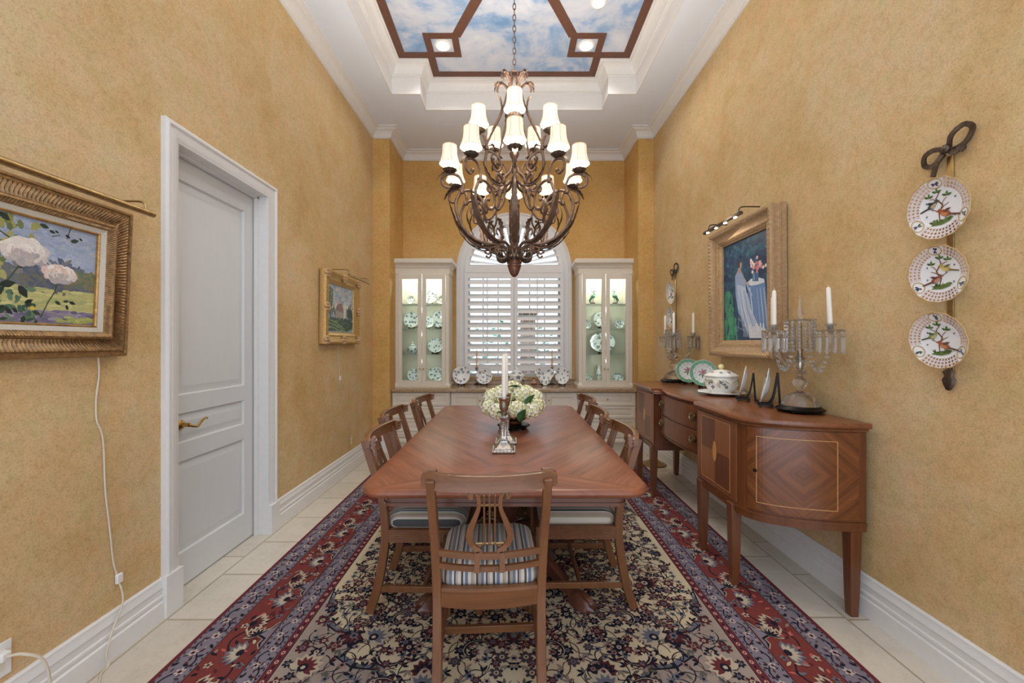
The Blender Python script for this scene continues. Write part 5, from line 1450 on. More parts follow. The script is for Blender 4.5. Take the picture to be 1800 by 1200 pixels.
def candelabra(x,y,angs,which,rad,stand_l,clabels,tip):
    b=MB(); b.lathe([(0,.006),(.10,.006),(.115,.012),(.118,.02),(.108,.026),(.1,.03),(.096,.036),(0,.037)],28)
    bo=thing('display_plinth',stand_l,'stand',(x,y,ZT)); b.build('disc',BLACKW,bo)
    for k in range(5):
        a=2*pi*k/5; m=MB(); m.ball((.095*cos(a),.095*sin(a),.0065),.012,8,5,1.2,1.2,.52); m.build('foot',BLACKW,bo)
    t=thing('crystal_candelabra',which,'candelabra',(x,y,ZT+.0375))
    m=MB(); m.lathe([(0,0),(.088,0),(.09,.006),(.078,.03),(.07,.05),(.045,.066),(.018,.072),(.013,.085),(.03,.108),(.036,.125),(.028,.145),(.013,.158),(.012,.17),(.04,.185),(.042,.19),(.014,.2),(.03,.215),(.034,.235),(.026,.26),(.014,.275),(.013,.31),(0,.312)],24); m.build('stem',CRYS,t,smooth=60)
    m=MB(); m.lathe([(0,.2),(.012,.2),(.012,.245),(.017,.25),(.017,.262),(.009,.27),(.009,.47),(0,.472)],12); m.build('silver_rod',SILVER,t)
    m=MB(); m.lathe([(.008,.455),(.06,.462),(.075,.472),(.072,.476),(.05,.468),(.008,.462)],24,wob=lambda a,j:1+.05*cos(12*a)); m.lathe([(0,.462),(.016,.466),(.012,.49),(.015,.50),(.0135,.52),(.002,.62),(0,.622)],8); m.build('canopy_spire',CRYS,t,smooth=20)
    m=MB()
    for k in range(14):
        a=2*pi*k/14
        for j in range(9): oct_bead(m,.068*cos(a)*(1+.0*j),.068*sin(a),.458-j*.0185,.0092)
    for a in angs:
        for j in range(12):
            f=j/11; r_=.066+(rad-.075)*f; z_=.455-.20*sin(f*pi/2)**.8+(.05*f*f)
            for e in (-.09,.09): oct_bead(m,r_*cos(R(a)+e*(1-f)),r_*sin(R(a)+e*(1-f)),.30-.13*sin(pi*f*.9)+.05*f,.0078)
    m.build('bead_chain',CRYSB,t,smooth=0)
    for i,a in enumerate(angs):
        ca,sa=cos(R(a)),sin(R(a)); L=lambda r,z:(r*ca,r*sa,z)
        m=MB(); m.tube(spl([L(.01,.255),L(.07,.225),L(.13,.235),L(.185,.29),L(rad,.345),L(rad,.385)],5),.0075,8)
        arm=m.build('arm',CRYS,t,smooth=60)
        m=MB(); m.T=T(rad*ca,rad*sa,0); m.lathe([(0,.385),(.016,.386),(.045,.398),(.058,.408),(.055,.412),(.03,.402),(.014,.402),(.017,.425),(.026,.44),(.024,.442),(.0145,.428),(.0145,.41),(0,.409)],18,wob=lambda a_,j:1+.06*cos(9*a_)*(1<j<5)); m.build('drip_pan',CRYS,arm,smooth=30)
        m=MB()
        for k in range(10):
            q=2*pi*k/10; xx,yy=rad*ca+.053*cos(q),rad*sa+.053*sin(q)
            oct_bead(m,xx,yy,.396,.0075); oct_bead(m,xx,yy,.382,.0065); prism_drop(m,xx,yy,.376,.085,.0065)
        m.build('prism',CRYSB,arm,smooth=0)
        wx,wy,wz=x+rad*ca,y+rad*sa,ZT+.0375+.411
        candle(clabels[i],(wx,wy,wz),.215,.0115,tip[i])
candelabra(1.605,2.245,(-90,93,203),'near crystal candelabra hung with prisms at the sideboard end closest to the door side',.215,'black oval base under the near crystal candelabra',('tilted ivory candle on the near candelabra, standing clear against the bare wall','ivory candle on the near candelabra, the smaller of two before the painting','ivory candle on the near candelabra, the taller of two before the painting'),((0,-3),(0,0),(0,0)))
candelabra(1.575,3.93,(-50,90,250),'far crystal candelabra hung with prisms beside the green plates',.20,'black oval base under the far crystal candelabra',('rightmost ivory candle on the far candelabra','leftmost ivory candle on the far candelabra','middle ivory candle on the far candelabra'),((0,0),(0,0),(0,0)))

# ------------------------------------------------------------------ reticulated plates on wall strips
def wall_plate(label,loc,D,seed):
    rnd=random.Random(seed); r=D/2; p=Paint(None,.0003)
    M_=T(*loc)@Matrix(((0,0,-1,0),(-1,0,0,0),(0,1,0,0),(0,0,0,1)))@RX(7)
    p.T=M_
    up=lambda q:.012 if q<r*.62 else .012+(q-r*.62)/(r*.38)*.016
    p.fn=lambda u,v,h:(u,v,up(sqrt(u*u+v*v))+.0008+h)
    PK=S(222,208,208); GO=S(196,164,116)
    p.col=S(240,242,244); p.lathe([(0,.005),(r*.58,.005),(r*.645,.010),(r*.645,.0142),(r*.6,.0122),(0,.012)],36)
    n=44; cart=[pi/2,pi/2+2*pi/3,pi/2-2*pi/3]
    rr=[r*(.645+.33*i/3) for i in range(4)]+[r*.975]
    def incart(a,q): return any(abs((a-c+pi)%(2*pi)-pi)<.30 for c in cart)
    for i in range(n):
        for j in range(3):
            a0,a1=2*pi*i/n,2*pi*(i+1)/n; q0,q1=rr[j],rr[j+1]; am=(a0+a1)/2
            if incart(am,q0): continue
            P=lambda a,q,h=0:(q*cos(a),q*sin(a),up(q)+h)
            c=(P(a0,q0),P(a1,q0),P(a1,q1),P(a0,q1)); k=.13
            md=(P(am,q0+(q1-q0)*k),P(a1-(a1-a0)*k,(q0+q1)/2),P(am,q1-(q1-q0)*k),P(a0+(a1-a0)*k,(q0+q1)/2))
            p.col=PK
            p.add(list(c)+list(md),[(0,1,5,4),(1,2,6,5),(2,3,7,6),(3,0,4,7)])
    for c in cart:   # solid cartouches with a flower spray
        for k in range(10):
            a0=c-.32+.064*k; a1=a0+.064
            p.col=S(238,238,236); p.add([(rr[0]*cos(a0),rr[0]*sin(a0),up(rr[0])),(rr[0]*cos(a1),rr[0]*sin(a1),up(rr[0])),(rr[4]*cos(a1),rr[4]*sin(a1),up(rr[4])),(rr[4]*cos(a0),rr[4]*sin(a0),up(rr[4]))],[(0,1,2,3)])
        q=r*.81
        ring=[(c+.26*cos(2*pi*i/24),q+r*.15*sin(2*pi*i/24)) for i in range(25)]
        p.stroke([(b*cos(a),b*sin(a)) for a,b in ring],.004,GO,2,False)
        for k in range(5):
            a=rnd.uniform(0,6.28); p.leaf(q*cos(c),q*sin(c),r*.13,r*.05,a,rnd.choice([S(60,60,84),S(90,70,100),S(70,96,70)]),3)
    p.col=GO; p.tube([(r*.985*(1+.012*cos(16*a))*cos(a),r*.985*(1+.012*cos(16*a))*sin(a),up(r*.985)) for a in (2*pi*i/128 for i in range(128))],.0022,5,closed=True)
    # birds on a branch over a grassy mound
    GR,DGR=S(104,128,72),S(78,104,58)
    def bird(x,y,s,f,c1,c2,c3):
        p.ell(x,y,.030*s,.017*s,c1,3,.5*f); p.ell(x+f*.008*s,y-.004*s,.018*s,.012*s,c2,4,.5*f)
        p.ell(x+f*.026*s,y+.019*s,.012*s,.011*s,c1,4); p.poly([(x+f*.036*s,y+.022*s),(x+f*.048*s,y+.019*s),(x+f*.036*s,y+.016*s)],S(60,50,44),4)
        p.poly([(x-f*.02*s,y-.006*s),(x-f*.075*s,y-.022*s),(x-f*.072*s,y-.030*s),(x-f*.016*s,y-.016*s)],c3,4)
        p.leaf(x+f*.012*s,y+.006*s,.045*s,.016*s,pi-.35 if f>0 else .35,c3,5)
        p.ell(x+f*.029*s,y+.021*s,.002*s,.002*s,S(20,20,20),6,0,6)
        for e in (-.003,.005): p.stroke([(x+e*s,y-.014*s),(x+e*s,y-.03*s)],.002,S(70,50,40),3,False)
    k=r/.12; fl=1 if seed%2 else -1
    p.poly([(-.035*k*1.2,-.062*k),(-.02*k,-.05*k),(.01*k,-.046*k),(.035*k,-.04*k),(.045*k,-.045*k),(.03*k,-.058*k),(0,-.066*k)],GR,2)
    for i in range(10): p.leaf(rnd.uniform(-.035,.035)*k,-.056*k,.018*k,.006*k,rnd.uniform(.4,2.7),rnd.choice([GR,DGR]),3)
    BR=S(122,78,56)
    p.stroke([(-.005*k,-.05*k),(.004*k*fl,-.02*k),(-.012*k*fl,.01*k),(.01*k*fl,.04*k),(.005*k,.06*k)],.006*k,BR,2)
    for a,b in (((0,-.01),(-.035,.012)),((-.008,.012),(-.03,.035)),((.006,.03),(.035,.045)),((0,-.02),(.03,.0))): p.stroke([(a[0]*k*fl,a[1]*k),((a[0]+b[0])/2*k*fl,((a[1]+b[1])/2+.004)*k),(b[0]*k*fl,b[1]*k)],.003*k,BR,2)
    for x,y in ((-.03,.04),(.005,.062),(.036,.05)):
        for a in (.3,1.4,2.6): p.leaf(x*k*fl,y*k,.02*k,.009*k,a,rnd.choice([GR,DGR]),3)
    sets=[((S(176,98,66),S(206,140,96),S(110,74,66)),(S(90,92,88),S(190,176,150),S(60,62,66))),((S(150,92,80),S(190,150,130),S(110,70,70)),(S(196,176,96),S(214,196,120),S(120,110,80))),((S(178,104,70),S(200,140,100),S(104,80,70)),(S(150,160,110),S(190,190,140),S(90,100,80)))][seed%3]
    bird(-.018*k*fl,-.024*k,k*.72,fl,*sets[0]); bird(.026*k*fl,.018*k,k*.66,-fl,*sets[1])
    for i in range(6):
        a=i*1.05+.4; p.leaf(r*.5*cos(a),r*.5*sin(a),.010*k,.006*k,a*2,rnd.choice([S(90,110,140),S(120,90,110),S(110,120,80)]),2)
    return tag(p.build('reticulated_plate',CHINA,recalc=False),label,'plate')
def plate_hanger(y,label,full_):
    x=XR; t=thing('plate_hanger',label,'plate hanger',(x,y,1.145))
    m=MB(); m.box(-.006,-.001,-.012,.012,.04,.93); m.build('strip',ABRASS,t,bevel=.001)
    m=MB()
    def ribbon(pts,w=.02):
        P=spl(pts,6); m.sweep(P,[(-.5,-.5),(.5,-.5),(.5,.5),(-.5,.5)],[(.018*(1+.1*(i%2)),.006) for i in range(len(P))],up=(1,0,0))
    zc=.955
    ribbon([(-.014,.004,zc),(-.034,.035,zc+.012),(-.03,.075,zc+.004),(-.016,.088,zc-.028),(-.012,.06,zc-.04),(-.012,.015,zc-.012)])
    ribbon([(-.014,-.004,zc),(-.034,-.03,zc+.04),(-.03,-.07,zc+.062),(-.016,-.088,zc+.04),(-.012,-.06,zc+.0),(-.012,-.015,zc-.01)])
    ribbon([(-.018,.004,zc),(-.026,.03,zc-.04),(-.02,.052,zc-.09)]); ribbon([(-.018,-.004,zc),(-.026,-.03,zc-.025),(-.02,-.055,zc-.02),(-.03,-.07,zc-.035)])
    m.ball((-.026,0,zc),.019,10,6,.7,1,1); m.build('bow',IRONP,t,smooth=40)
    m=MB(); m.lathe([(0,-.004),(.008,.0),(.016,.02),(.02,.04),(.012,.055),(.018,.07),(.01,.08),(0,.085)],10,wob=lambda a,j:1+.25*cos(5*a)); m.v=[(v[0]*.6-.012,v[1],v[2]) for v in m.v]; m.build('pendant',IRONP,t,smooth=40)
    names=full_
    for i,(zz,D) in enumerate(((1.868,.242),(1.608,.228),(1.344,.226))):
        wall_plate(names[i],(x-.034,y,zz),D,i+(0 if y<3 else 3))
plate_hanger(1.605,'bronze bow topped wall strip holding the near three bird plates',('uppermost lattice rimmed bird plate of the near wall strip','middle lattice rimmed bird plate of the near wall strip','lowest lattice rimmed bird plate of the near wall strip'))
plate_hanger(4.29,'bronze bow topped wall strip behind the far candelabra',('uppermost lattice rimmed plate on the far wall strip','middle lattice rimmed plate on the far strip, behind candle tips','lowest plate on the far wall strip, behind the far candelabra'))
# ------------------------------------------------------------------ framed paintings
def ribbed(m,u0,u1,v0,v1,prof,ribs,amp,pitch,fn):
    """mitred frame; the profile points listed in ribs ripple along each side"""
    C=[(u0,v0),(u0,v1),(u1,v1),(u1,v0)]; D=[(1,1),(1,-1),(-1,-1),(-1,1)]
    for s in range(4):
        a,b=C[s],C[(s+1)%4]; da,db=D[s],D[(s+1)%4]
        L=sqrt((a[0]-b[0])**2+(a[1]-b[1])**2); n=max(2,int(L/pitch)) if amp else 1
        n+=n%2; vs=[]; fs=[]; k=len(prof)
        for i in range(n+1):
            f=i/n
            for j,(o,h) in enumerate(prof):
                x=(a[0]+da[0]*o)*(1-f)+(b[0]+db[0]*o)*f; y=(a[1]+da[1]*o)*(1-f)+(b[1]+db[1]*o)*f
                vs.append(fn(x,y,h+(amp*(1 if i%2 else -1) if (j in ribs and 0<i<n) else 0)))
        for i in range(n):
            for j in range(k-1): fs.append((i*k+j,i*k+j+1,(i+1)*k+j+1,(i+1)*k+j))
        m.add(vs,fs)
def pic(name,label,wall,Y0,Y1,Z0,Z1,lean=0):
    t=thing(name,label,'painting',(XL+.004 if wall<0 else XR-.004,(Y0+Y1)/2,Z0))
    th=R(lean); c,s=cos(th),sin(th); yc=(Y0+Y1)/2; sg=1 if wall<0 else -1
    fn=lambda u,v,h:(sg*(h*c+(v-Z0)*s),u-yc,(v-Z0)*c-h*s)
    return t,fn
# --- large rose painting, left wall, near
t,fn=pic('framed_painting','large rose garden painting in a ribbed bronze frame on the near left wall',-1,.85,1.747,1.276,1.889,2.6)
m=MB()
ribbed(m,.85,1.747,1.276,1.889,[(0,0),(0,.03),(.006,.04),(.012,.04),(.014,.034),(.022,.034),(.026,.04),(.034,.038),(.046,.03),(.058,.028),(.07,.034),(.074,.042),(.082,.044)],(7,8,9,10),.0032,.007,fn)
ribbed(m,.85,1.747,1.276,1.889,[(.082,.044),(.088,.038),(.095,.032),(.1,.026),(.1,.012)],(1,2),.0022,.006,fn)
m.build('frame',GILTD,t,smooth=30,recalc=False)
m=MB(); ribbed(m,.95,1.647,1.376-.0,1.789+.0,[(-.002,.024),(.0,.026),(.018,.02),(.019,.012)],(),0,1,fn); m.build('liner',LINEN,t,smooth=0,recalc=False)
m=MB(); ribbed(m,.968,1.629,1.394,1.771,[(0,.02),(.004,.022),(.008,.018),(.008,.008)],(),0,1,fn); m.build('slip',GILT,t,smooth=0,recalc=False)
p=Paint(lambda u,v,h:fn(u,v,.010+h),.0001); U0,U1,V0,V1=.974,1.623,1.40,1.765
p.poly([(U0,V0),(U1,V0),(U1,1.448),(U0,1.448)],S(138,130,148),0); p.poly([(U0,1.448),(U1,1.448),(U1,1.53),(U0,1.53)],S(190,186,126),0); p.poly([(U0,1.53),(U1,1.53),(U1,1.60),(U0,1.60)],S(108,114,118),0); p.poly([(U0,1.60),(U1,1.60),(U1,V1),(U0,V1)],S(168,180,202),0)
def LP(x,y): 
    u=1.63*F/(CX-x); return (u,H+(CY-y)*u/F)
rnd=random.Random(5)
def inb(u,v,e=.006): return U0+e<u<U1-e and V0+e<v<V1-e
def cloud(n,box,cols,size,layer,ang=(0,6.28),asp=.45,mask=None):
    (ua,va),(ub,vb)=box; a=0; tr=0
    while a<n and tr<n*6:
        tr+=1; u=rnd.uniform(min(ua,ub),max(ua,ub)); v=rnd.uniform(min(va,vb),max(va,vb))
        if not inb(u,v,size*.45) or (mask and not mask(u,v)): continue
        a+=1; p.ell(u,v,size*rnd.uniform(.5,1),size*asp*rnd.uniform(.5,1),rnd.choice(cols),layer+rnd.random()*.9,rnd.uniform(*ang),7)
cloud(160,((U0,1.60),(U1,V1)),[S(170,180,198),S(182,190,204),S(160,172,194)],.024,1,(-.3,.3))
cloud(200,((U0,1.60),(U1,V1)),[S(164,178,206),S(174,186,210),S(156,170,200)],.016,1.5,(-.4,.4))
cloud(130,((1.36,1.565),(U1,1.65)),[S(104,112,130),S(118,122,134),S(92,100,122),S(130,130,128)],.020,3,mask=lambda u,v:v<1.625+.02*sin(u*30)-(u-1.45)*.12)
cloud(60,((1.54,1.55),(U1,1.60)),[S(140,120,90),S(124,132,104),S(104,122,98)],.02,4)
cloud(240,((U0,1.49),(1.47,V1)),[S(148,150,84),S(166,164,96),S(120,130,78),S(104,118,74),S(176,170,110)],.022,4,mask=lambda u,v:(u<1.30+ (v-1.5)*.55))
cloud(120,((1.38,1.52),(1.56,1.575)),[S(86,96,112),S(100,104,116),S(112,112,100)],.02,3.5)
cloud(220,((U0,1.44),(U1,1.525)),[S(196,190,128),S(206,200,140),S(184,182,120),S(168,174,118)],.026,5,(-.15,.15),.3)
cloud(200,((U0,V0),(U1,1.448)),[S(136,126,150),S(118,110,138),S(160,152,166),S(150,140,150),S(104,98,126)],.026,6,(-.15,.15),.3)
cloud(40,((1.5,V0),(U1,1.43)),[S(184,186,110),S(160,168,96)],.02,7,(-.2,.2),.3)
cloud(110,((U0,1.40),(1.42,1.52)),[S(70,98,80),S(86,114,92),S(104,130,104),S(56,82,66)],.02,7)
DG=[S(44,60,48),S(54,72,56),S(38,50,46)]
def lf(x,y,L,ang,c=None): 
    u,v=LP(x,y); p.leaf(u,v,L,L*.5,ang,c or rnd.choice(DG),9)
def stem(pts,w=.004): p.stroke([LP(*q) for q in pts],w,S(66,84,58),8.6,False)
stem([(95,558),(107,530),(118,512),(121,495)]); stem([(88,580),(86,560),(83,555)]); stem([(36,492),(48,475),(57,463)]); stem([(0,470),(8,500),(14,512)]); stem([(5,392),(20,405),(36,416)]); stem([(108,415),(122,413)],.003); stem([(134,420),(140,400)],.003)
for x,y,L,a in ((78,380,.03,0),(86,393,.032,-.2),(103,404,.022,-.3),(113,404,.016,-.6),(135,396,.024,1.3),(131,412,.02,-.5),(140,424,.032,.3),(155,418,.016,-.7),(118,528,.026,-.6),(132,530,.022,.2),(142,530,.026,-.3),(138,535,.022,-1.3),(70,540,.034,1.2),(80,545,.03,-.5),(66,532,.03,.5),(55,500,.05,-1.0),(34,540,.03,-.8),(46,540,.024,-.8),(20,500,.05,.3),(8,520,.05,.8),(4,548,.06,.4),(18,548,.034,.9),(24,560,.024,.2),(12,475,.04,-1.2),(28,440,.05,-.4),(24,446,.04,.4),(55,470,.034,.8),(15,370,.04,-.6),(4,390,.04,1.0),(40,418,.034,.1),(10,435,.026,1.6),(64,568,.03,1.4),(84,570,.02,1.0)): lf(x,y,L,a)
WHR=[S(226,218,208),S(212,204,196),S(236,230,222),S(198,190,186),S(218,206,196)]
def rose(x,y,r,sx=1.25,pinks=()):
    """full blown rose: ruffled rings of small petals, paler towards the lit upper left"""
    u,v=LP(x,y); lt=[S(240,234,226),S(232,224,214),S(236,226,216)]+list(pinks); md=[S(218,209,201),S(210,200,194),S(224,214,204)]+list(pinks); dk=[S(186,176,174),S(176,168,170),S(194,184,178)]
    for R_,n_,sz,ly in ((.78,17,.26,10),(.62,15,.27,10.8),(.46,12,.25,11.6),(.30,9,.22,12.4),(.15,6,.17,13.2)):
        for k in range(n_):
            a=2*pi*k/n_+rnd.uniform(-.15,.15); rr=r*R_*rnd.uniform(.86,1.14); du,dv=sx*rr*cos(a),rr*.74*sin(a)
            tone=lt if (sin(a)-.3*cos(a))>.15 else md if sin(a)>-.45 else dk
            p.ell(u+du,v+dv-r*.04,r*sz*1.25*rnd.uniform(.8,1.2),r*sz*.72*rnd.uniform(.8,1.2),rnd.choice(tone),ly+.03*k,a+pi/2+rnd.uniform(-.5,.5),9)
            p.stroke([(u+du*.86-r*sz*.7*sin(a),v+dv*.86-r*.07+r*sz*.4*cos(a)),(u+du*.84,v+dv*.84-r*.09),(u+du*.86+r*sz*.7*sin(a),v+dv*.86-r*.07-r*sz*.4*cos(a))],r*.035,rnd.choice(dk),ly+.03*k+.02)
rose(63,440,.062); rose(126,481,.05,1.25,(S(226,196,184),S(222,202,190)))
p.ell(*LP(80,541),.008,.008,S(214,190,70),12,0,8)
p.build('canvas',PCOL,t,smooth=0,recalc=False)
def picture_light(t,Ya,Yb,X,Z,r,arms,mat,wallX,za,lit=None):
    """tubular lamp shade held by goosenecks, in world coordinates under thing t"""
    o=Vector(t.location); m=MB(); n=14
    P=[Vector((X,Ya,Z))-o,Vector((X,Yb,Z))-o]
    m.tube(P,r,n); sh=m.build('picture_light',mat,t,smooth=50)
    for y in arms:
        m=MB(); m.tube([tuple(q-o) for q in spl([(wallX,y,za),(X-(X-wallX)*.25,y,za),(X-(X-wallX)*.06,y,za-.008),(X,y,za-.03),(X,y,Z)],6)],.0045,8); m.build('gooseneck',mat,sh)
    if lit:
        for k in range(lit):
            y=Ya+(Yb-Ya)*(k+.5)/lit; m=MB(); m.ball((X-o.x-.004,y-o.y,Z-o.z-r*.9),.012,8,6,.8,1.6,.5); m.build('bulb',LED,sh)
picture_light(t,.98,1.694,-1.50,1.868,.0125,(1.1,1.66),ABRASS,-1.655,1.913)
# --- small landscape, left wall, far
t,fn=pic('framed_painting','small landscape painting in a gilt frame on the far left wall',-1,3.566,4.372,1.325,1.995,.6)
m=MB(); ribbed(m,3.566,4.372,1.325,1.995,[(0,0),(0,.045),(.006,.056),(.016,.06),(.03,.056),(.05,.044),(.07,.04),(.078,.046),(.09,.042),(.1,.032),(.108,.03),(.112,.018)],(3,4),.003,.018,fn)
m.build('frame',simple('bright_gilt',S(192,154,94),.42,.45,nz=(60,.2,(1,1,1)),bp=(70,.5,(1,1,1))),t,smooth=30,recalc=False)
for (u,v) in ((3.60,1.36),(3.60,1.96),(4.34,1.36),(4.34,1.96),(3.97,1.36),(3.97,1.96),(4.34,1.66),(3.60,1.66)):
    m=MB()
    for k in range(6):
        a=k*1.05; q=fn(u+.03*cos(a),v+.03*sin(a),.056); m.ball(q,.017,7,5)
    m.ball(fn(u,v,.06),.018,7,5)
    m.build('ornament',GILTP,t)
U0,U1,V0,V1=3.672,4.266,1.431,1.889
p=Paint(lambda u,v,h:fn(u,v,.021+h),.00015); p.poly([(U0,V0),(U1,V0),(U1,V1),(U0,V1)],S(150,166,180),0)
sky=[S(150,168,186),S(172,182,192),S(136,154,176),S(190,192,192),S(186,176,176)]
cloud(170,((U0,1.66),(U1,V1)),sky,.05,1,(-.4,.4)); cloud(50,((U0,1.62),(U1,1.70)),[S(206,204,190),S(214,206,188)],.045,2,(-.2,.2))
cloud(60,((U0,1.58),(U1,1.66)),[S(92,106,112),S(108,116,108),S(80,96,100)],.04,3)
p.poly([(3.86,1.60),(4.02,1.60),(4.02,1.66),(3.99,1.73),(3.88,1.70),(3.84,1.65)],S(134,104,100),4); p.poly([(3.84,1.55),(4.04,1.55),(4.04,1.63),(3.85,1.645)],S(158,150,140),4.2)
p.poly([(4.03,1.55),(4.09,1.55),(4.09,1.66),(4.06,1.78),(4.03,1.66)],S(206,204,198),5)
for u,hh in ((4.15,.17),(4.19,.2),(4.23,.13)): p.leaf(u,1.55,hh,.05,pi/2,S(52,70,62),5)
cloud(170,((U0,V0),(U1,1.57)),[S(60,86,70),S(76,102,76),S(52,72,70),S(96,122,82),S(70,92,96)],.05,5,(-.2,.2),.3)
for k in range(3): p.stroke([(3.70,1.55-.03*k),(3.85,1.53-.03*k),(4.06,1.47-.02*k)],.012,S(140,160,96),6.5)
cloud(60,((U0,1.68),(3.78,1.84)),[S(84,104,88),S(100,116,96)],.03,6)
p.build('canvas',PCOL,t,smooth=0,recalc=False)
picture_light(t,3.73,4.27,-1.50,1.962,.013,(3.74,4.25),ABRASS,-1.655,2.012)
# --- large dinner painting, right wall
t,fn=pic('framed_painting','painting of a woman in a pale dress beside a round table, right wall',1,2.55,3.375,1.225,2.225,.4)
m=MB(); ribbed(m,2.55,3.375,1.225,2.225,[(0,0),(0,.03),(.004,.03),(.004,.045),(.010,.05),(.010,.07),(.004,.076),(.004,.092),(.012,.1),(.026,.102),(.04,.096),(.05,.084),(.062,.074),(.08,.068),(.092,.068),(.1,.06),(.112,.056),(.12,.046),(.128,.042),(.128,.03)],(9,10),.0035,.016,fn)
m.build('frame',simple('rubbed_gilt',S(180,150,114),.5,.3,nz=(60,.18,(1,1,1)),bp=(70,.35,(1,1,1))),t,smooth=30,recalc=False)
m=MB()
for side in range(4):
    n=60 if side%2 else 46
    for k in range(n):
        f=(k+.5)/n
        u,v=[(2.645+f*.635,1.323),(2.648,1.32+f*.81),(2.645+f*.635,2.127),(3.277,1.32+f*.81)][side]
        m.ball(fn(u,v,.062),.0055,6,4)
m.build('beading',GILTP,t)
U0,U1,V0,V1=2.672,3.253,1.347,2.103
p=Paint(lambda u,v,h:fn(u,v,.031+h),.00015); p.poly([(U0,V0),(U1,V0),(U1,V1),(U0,V1)],S(38,66,94),0)
cloud(260,((U0,V0),(U1,V1)),[S(36,62,92),S(44,74,104),S(30,54,84),S(40,84,104)],.06,1)
cloud(60,((U0,1.85),(U1,V1)),[S(58,92,112),S(72,108,120),S(40,80,100)],.03,2)
cloud(110,((3.03,V0),(U1,1.72)),[S(64,140,108),S(80,156,118),S(56,120,100)],.04,3,(1,2),mask=lambda u,v:u>3.06+(v-1.4)*.25)
def RP(x,y):
    u=1.71*F/(x-CX); return (u,H+(CY-y)*u/F)
Q=lambda L:[RP(*q) for q in L]
BL=[S(150,172,206),S(176,192,216),S(206,214,226),S(118,146,190)]
# table and cloth
p.poly(Q([(1313,497),(1330,488),(1343,492),(1345,500),(1349,560),(1352,590),(1322,590),(1318,540)]),S(104,138,186),4)
for x in (1322,1328,1334,1340,1346): p.stroke(Q([(x-4,505),(x,545),(x+3,588)]),.012,rnd.choice(BL),5)
p.poly(Q([(1312,498),(1320,490),(1332,487),(1343,490),(1344,496),(1332,500),(1320,502)]),S(214,220,228),6)
# woman seated on a tall stool, back to us
p.poly(Q([(1292,486),(1296,477),(1304,478),(1309,490),(1312,512),(1314,540),(1310,560),(1298,552),(1293,520)]),S(150,170,204),6)
p.poly(Q([(1296,500),(1310,505),(1316,535),(1325,565),(1335,594),(1318,594),(1308,570),(1297,540)]),S(186,200,220),7)
for k in range(16):
    x=1294+k*1.3; p.stroke(Q([(x,500+k),(x+6,545),(x+14+k*.9,592)]),.008,rnd.choice(BL),8)
p.ell(*RP(1299.5,463),.026,.034,S(58,54,62),8); p.ell(*RP(1302.5,466),.014,.024,S(170,140,130),9); p.poly(Q([(1298,470),(1302,470),(1304,480),(1296,480)]),S(172,146,138),7.5)
p.stroke(Q([(1309,490),(1316,508),(1322,519)]),.016,S(170,190,214),8.5); p.stroke(Q([(1306,484),(1312,500),(1317,497)]),.014,S(178,150,140),8.6)
for L in ([(1300,545),(1298,570),(1296,583)],[(1308,552),(1307,580),(1306,592)],[(1297,560),(1306,566)],[(1296,574),(1306,580)]): p.stroke(Q(L),.007,S(128,150,176),9,False)
for k in range(14): p.stroke(Q([(1316+k*2.5,575+rnd.uniform(-8,8)),(1318+k*2.5,594)]),.018,S(222,226,230),9)
for k in range(26):
    x,y=1329+rnd.gauss(0,6),466+rnd.gauss(0,6); p.ell(*RP(x,y),.013,.013,rnd.choice([S(226,176,176),S(240,206,202),S(206,130,134),S(236,220,214)]),9+rnd.random(),0,7)
p.poly(Q([(1322,478),(1334,478),(1333,494),(1323,494)]),S(70,110,150),8); p.stroke(Q([(1325,480),(1326,492)]),.008,S(170,196,214),9)
p.build('canvas',PCOL,t,smooth=0,recalc=False)
picture_light(t,2.73,3.25,1.555,2.212,.013,(2.76,3.18),IRONP,1.70,2.262,lit=4)
light('picture_lamp','AREA',(1.575,2.99,2.19),PIC_E,(1,.88,.7),.3,(R(-10),R(20),0))

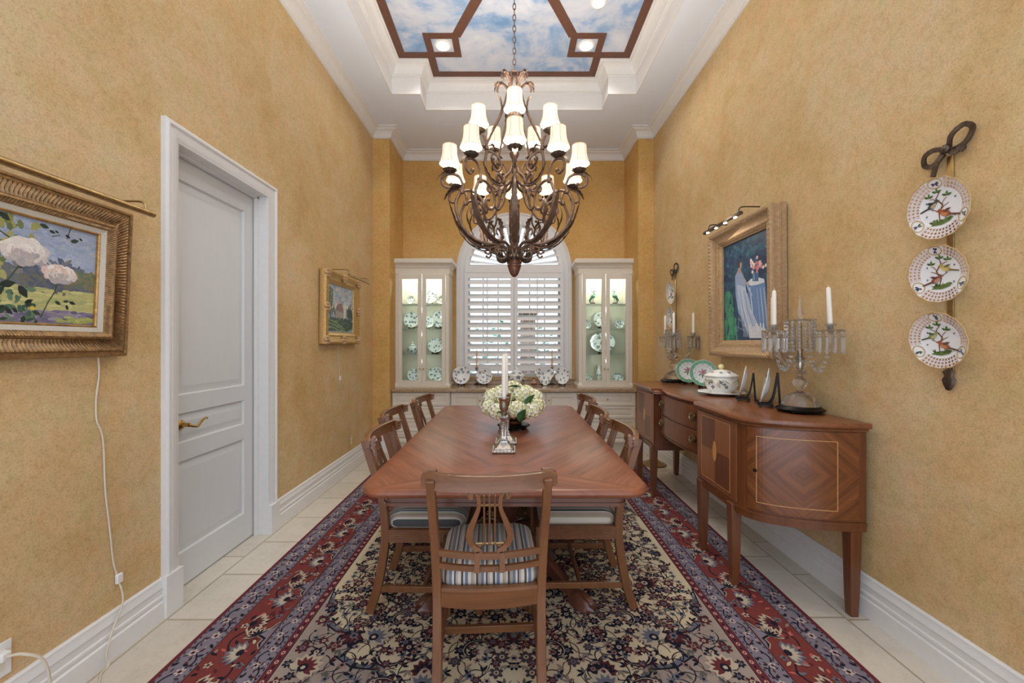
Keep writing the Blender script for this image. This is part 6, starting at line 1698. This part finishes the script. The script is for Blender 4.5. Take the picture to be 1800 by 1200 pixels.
# ------------------------------------------------------------------ cords, outlets, odd pieces
def cordx(label,pts,r,switch=None,swcol=PLASTIC):
    m=MB(); P=spl(pts,8); m.tube(P,r,6); o=m.build('power_cable',CORD,smooth=60); tag(o,label,'cord')
    if switch:
        m=MB(); x,y,z=switch; m.box(x-.001,x+.013,y-.013,y+.013,z-.02,z+.02); m.build('switch',swcol,o,bevel=.003)
    return o
def LW(x,y,X=-1.694):
    d=-X*F/(CX-x); return (X,d,H-(y-CY)*d/F)
cordx('long ivory lamp cord hanging below the rose painting to the floor',[LW(*q) for q in ((173,628),(174,660),(169,700),(170,738),(181,772),(185,860),(193,930),(199,985),(207,1016))]+[LW(216,1055,-1.672),LW(197,1110,-1.664),LW(187,1150,-1.662),LW(191,1168,-1.655),(-1.645,1.62,.004),(-1.60,1.55,.004),(-1.62,1.40,.004)],.0035,LW(207,1016,-1.696))
cordx('short thin lamp cord below the far landscape painting',[LW(*q) for q in ((594,606),(594,630),(597,658),(597,672),(600,690))],.003,LW(597,664,-1.698))
def outlet(name_label,loc,sg,plug,mat=PLASTIC):
    t=thing('wall_outlet',name_label,'outlet',loc)
    m=MB(); m.box(*sorted((0,sg*.006)),-.036,.036,-.058,.058); m.build('cover_plate',mat,t,bevel=.003)
    for z in (-.02,.02):
        m=MB(); m.box(*sorted((sg*.005,sg*.008)),-.016,.016,z-.014,z+.014); m.build('socket',CREAM,t,bevel=.002)
    if plug:
        m=MB(); m.box(*sorted((sg*.0085,sg*.034)),-.014,.014,.006,.034); o=tag(m.build('plug',PLASTIC,loc=loc,bevel=.004),'white plug in the outlet low on the near left wall','plug')
outlet('white wall outlet low on the near left wall at the frame edge',(XL+.0006,1.335,.275),1,True)
cordx('ivory cord curving from the near left outlet to the floor',[(-1.664,1.335,.295),(-1.63,1.35,.292),(-1.60,1.385,.24),(-1.60,1.40,.12),(-1.60,1.36,.02),(-1.58,1.25,.005)],.0045)
outlet('tan wall outlet low on the far left wall behind the nearest left chair',(XL+.0006,4.28,.30),1,False,simple('tan_plastic',S(206,178,132),.5,nz=(30,.02,(1,1,1))))
outlet('wall outlet on the right wall below the sideboard',(XR-.0006,2.50,.30),-1,False)
m=MB(); m.lathe([(0,0),(.125,0),(.132,.006),(.128,.014),(.10,.022),(.06,.042),(.035,.062),(.022,.07),(.012,.078),(.012,.10),(0,.101)],36)
tag(m.build('brass_pedestal',ABRASS,loc=(1.565,4.43,.0005)),'round flared brass lamp base on the tile floor behind the sideboard legs','lamp base')
